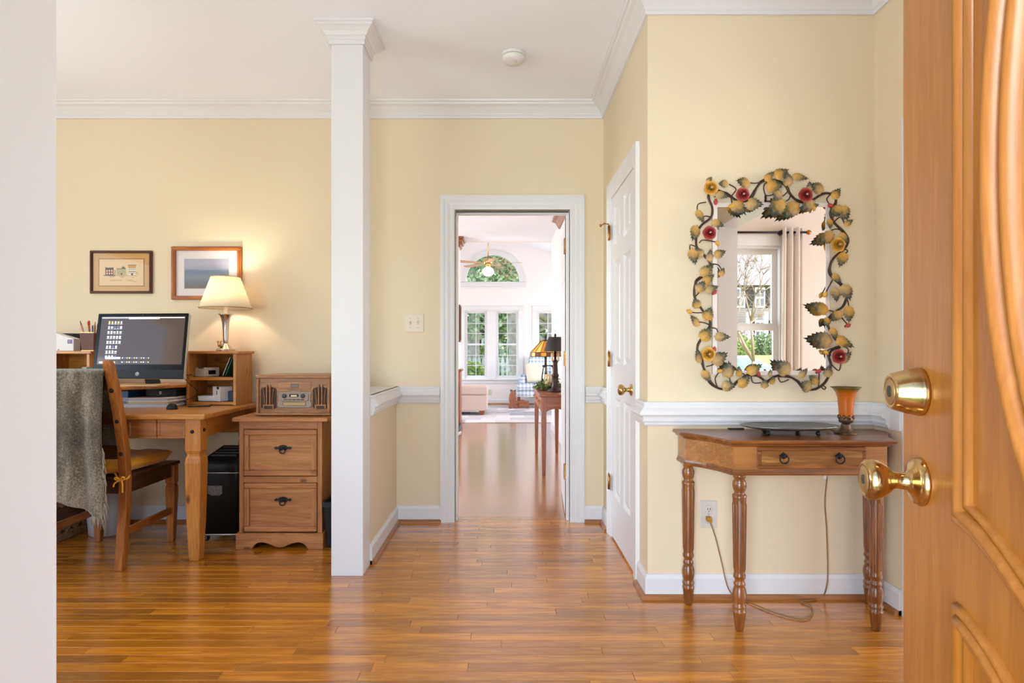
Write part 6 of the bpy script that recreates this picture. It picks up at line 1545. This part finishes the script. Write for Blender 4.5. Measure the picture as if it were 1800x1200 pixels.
def shrub(name, x, y, z, r, rz_s, n, fol, label, size, seed, group):
    t = thing(name, (x,y,z), label, 'shrub', group); rn = random.Random(seed)
    def pos(q):
        v = Vector((q.gauss(0,1),q.gauss(0,1),q.gauss(0,1))).normalized()*q.uniform(.6,1); return Vector((x+v.x*r, y+v.y*r, z+rz_s+v.z*rz_s))
    obj('foliage', leafcloud(n, pos, size, rn), fol, t, fixn=False)['kind'] = 'stuff'
    obj('stems', MB().tube([(x,y,z),(x+.05,y,z+rz_s)], [.05,.02], 6).tube([(x,y,z),(x-.1,y+.05,z+rz_s*1.2)], [.04,.015], 6), BARK, t)
shrub('garden_shrub', X(826,20.5), 20.5, -.45, .75, .62, 1500, FOL[1], 'pale green shrub before the fence in the left window', .16, 21, 'shrubs in the back yard')
shrub('garden_shrub', X(846,26), 26, -.45, 1.0, .95, 1200, FOL[1], 'yellowish shrub behind the fence', .2, 22, 'shrubs in the back yard')
shrub('garden_shrub', X(893,25), 25, -.45, 1.2, 1.0, 1500, FOL[0], 'dark shrub behind the fence between the trees', .2, 23, 'shrubs in the back yard')
# red outbuilding beyond the fence
ob = thing('red_shed', (X(845,30), 30, -.45), 'red brick outbuilding with white porch beyond the fence', 'building')
RED = mat('red_boards', rgb(140,72,58), .8, var=.2)
xa, xb = X(820,30), X(868,30)
obj('wall', MB().box(xa, xb, 30.4, 33, -.45, 2.0), RED, ob); obj('roof', MB().prism([(29.8,1.95),(33.3,1.95),(31.5,2.9)], 'x', xa-.2, xb+.2), mat('brown_shingles', rgb(100,84,78), .9), ob)
for k in range(9): obj('baluster', MB().box(xa+.05+k*(xb-xa)/8.5, xa+.09+k*(xb-xa)/8.5, 30.0, 30.05, .3, 1.15), WHITEP, ob)
obj('porch_rail', MB().box(xa, xb, 29.98, 30.07, 1.15, 1.22), RED, ob); obj('porch_post', MB().box(xa+.75, xa+.9, 29.98, 30.1, -.45, 1.95), WHITEP, ob)

# ---- across the street (seen in the mirror)
hx_, hyy = 15.0, -42.0
nh = thing('neighbour_house', (hx_, hyy, .4), 'grey clapboard house with black shutters seen in the mirror', 'house')
SID = mat('grey_siding', rgb(104,100,96), .7); BRK = mat('brick_base', rgb(98,56,44), .85, var=.3, vscale=10); ROOF = mat('grey_roof', rgb(126,124,126), .9, var=.15, vscale=4)
def hm(px, py, D=47.45): # mirror pixel -> world on the plane behind the camera (unfolded distance D)
    return ((px-VX)*D/F, H-(py-VY)*D/F)
HX0, HX1 = 15.5, 27
for k in range(27):
    z = 1.55 + k*.18; obj('clapboard', MB().hexa([(HX0,hyy-.03,z),(HX1,hyy-.03,z),(HX1,hyy+.02,z),(HX0,hyy+.02,z)], [(HX0,hyy-.03,z+.18),(HX1,hyy-.03,z+.18),(HX1,hyy,z+.18),(HX0,hyy,z+.18)]), SID, nh)
obj('wall', MB().box(HX0, HX1, hyy-8, hyy-.04, 1.3, 6.4), SID, nh); obj('brick_base', MB().box(HX0-.1, HX1, hyy-8, hyy+.06, .3, 1.55), BRK, nh)
obj('roof', MB().prism([(hyy+.5,6.35),(hyy-4,10.4),(hyy-8.5,6.35)], 'x', HX0-2.5, HX1+.5), ROOF, nh)
for px, pyy in ((1335,582),(1384,582),(1335,524),(1372,524),(1300,524)):
    wx_, wz_ = hm(px, pyy); o = obj('window_frame', MB().box(wx_-.40, wx_+.40, hyy, hyy+.07, wz_-.75, wz_+.85), WHITEP, nh)
    for i in (-1, 1):
        for j in range(2): obj('pane', MB().box(wx_+i*.17-.14, wx_+i*.17+.14, hyy+.06, hyy+.075, wz_-.62+j*.72, wz_-.02+j*.72), mat('dark_pane', rgb(60,70,80), .15), o)
    for s_ in (-1, 1): obj('shutter', MB().box(wx_+s_*.62-.17, wx_+s_*.62+.17, hyy, hyy+.06, wz_-.75, wz_+.85), BLACK, nh)
px_, pz_ = hm(1303, 590)
obj('porch_wall', MB().box(13.2, 15.6, hyy-.5, hyy+.4, .4, 4.2), WHITEP, nh)
for dx in (-.4, .5, 1.4): obj('porch_post', MB().box(px_-4+dx*1.5+3.2, px_-4+dx*1.5+3.5, hyy+.9, hyy+1.2, .9, 4.2), WHITEP, nh)
obj('porch_floor', MB().box(13.0, 17.2, hyy, hyy+1.4, .4, 1.3), BRK, nh)
shrub('front_shrub', hm(1327,0)[0], hyy+1.6, .85, .95, .85, 1600, FOL[0], 'round dark green shrub before the neighbour house', .2, 31, 'front garden shrubs')
shrub('front_shrub', hm(1297,0,30)[0], -24.5, .7, .8, .7, 1400, FOL[1], 'pale green shrub on the front lawn in the mirror', .16, 32, 'front garden shrubs')
shrub('front_shrub', hm(1368,0)[0], hyy+1.6, .85, .9, .8, 1400, FOL[0], 'dark shrub at the right of the neighbour house', .2, 33, 'front garden shrubs')
# bare branching tree with a little pink blossom
bt = thing('bare_tree', (5.75, -8.5, -.35), 'bare branching tree with pink blossom outside the front window', 'tree')
tm_ = MB(); rb_ = random.Random(17); tips = []
def grow(p, d, L, r, depth):
    q = p + d*L; tm_.tube([p, (p+q)/2 + Vector((rb_.gauss(0,.03*L), rb_.gauss(0,.03*L), rb_.gauss(0,.02*L))), q], [r, r*.85, r*.65], 5 if depth > 2 else 4)
    if depth == 0: tips.append(q); return
    for _ in range(3 if depth > 1 else 2):
        nd = (d + Vector((rb_.gauss(0,.55), rb_.gauss(0,.55), rb_.gauss(.02,.42)))).normalized(); grow(q, nd, L*rb_.uniform(.62,.85), r*.6, depth-1)
grow(Vector((5.75,-8.5,-.35)), Vector((.05,0,1)).normalized(), 1.25, .065, 6)
obj('branches', tm_, mat('pale_bark', rgb(150,128,108), .9), bt)
rq = random.Random(3)
low = [t for t in tips if t.z < 1.9] or tips
def bpos(q): return q.choice(low) + Vector((q.gauss(0,.06), q.gauss(0,.06), q.gauss(0,.06)))
PNK = [mat('blossom_a', rgb(226,170,206), .8), mat('blossom_b', rgb(240,206,226), .8), mat('blossom_c', rgb(204,140,186), .8)]
obj('blossom', leafcloud(500, bpos, .06, rq), PNK, bt, fixn=False)['kind'] = 'stuff'
# parked car
ck = thing('parked_car', (5.2, -9.8, -.25), 'pale parked car in the drive, seen in the mirror', 'car', rz=R(0))
CARB = mat('car_paint', rgb(216,220,222), .2, .3, coat=.6)
prof_ = [(-2.1,.30),(-2.1,.70),(-1.6,.82),(-.9,.88),(-.35,1.25),(.75,1.28),(1.45,.92),(2.0,.85),(2.1,.55),(2.1,.30)]
obj('body', MB().prism(prof_, 'y', -.82, .82), CARB, ck, world=False, bevel=.06, seg=3)
obj('glazing', MB().prism([(-.80,.90),(-.35,1.20),(.72,1.23),(1.25,.94)], 'y', -.83, .83), mat('car_glass', rgb(120,160,165), .08), ck, world=False)
for x in (-1.35, 1.35):
    for y in (-.78, .78): obj('wheel', MB().lathe([(.18,-.11),(.32,-.10),(.33,0),(.32,.10),(.18,.11)], (x,y,.33), (0,1,0), 22), BLACK, ck, world=False)
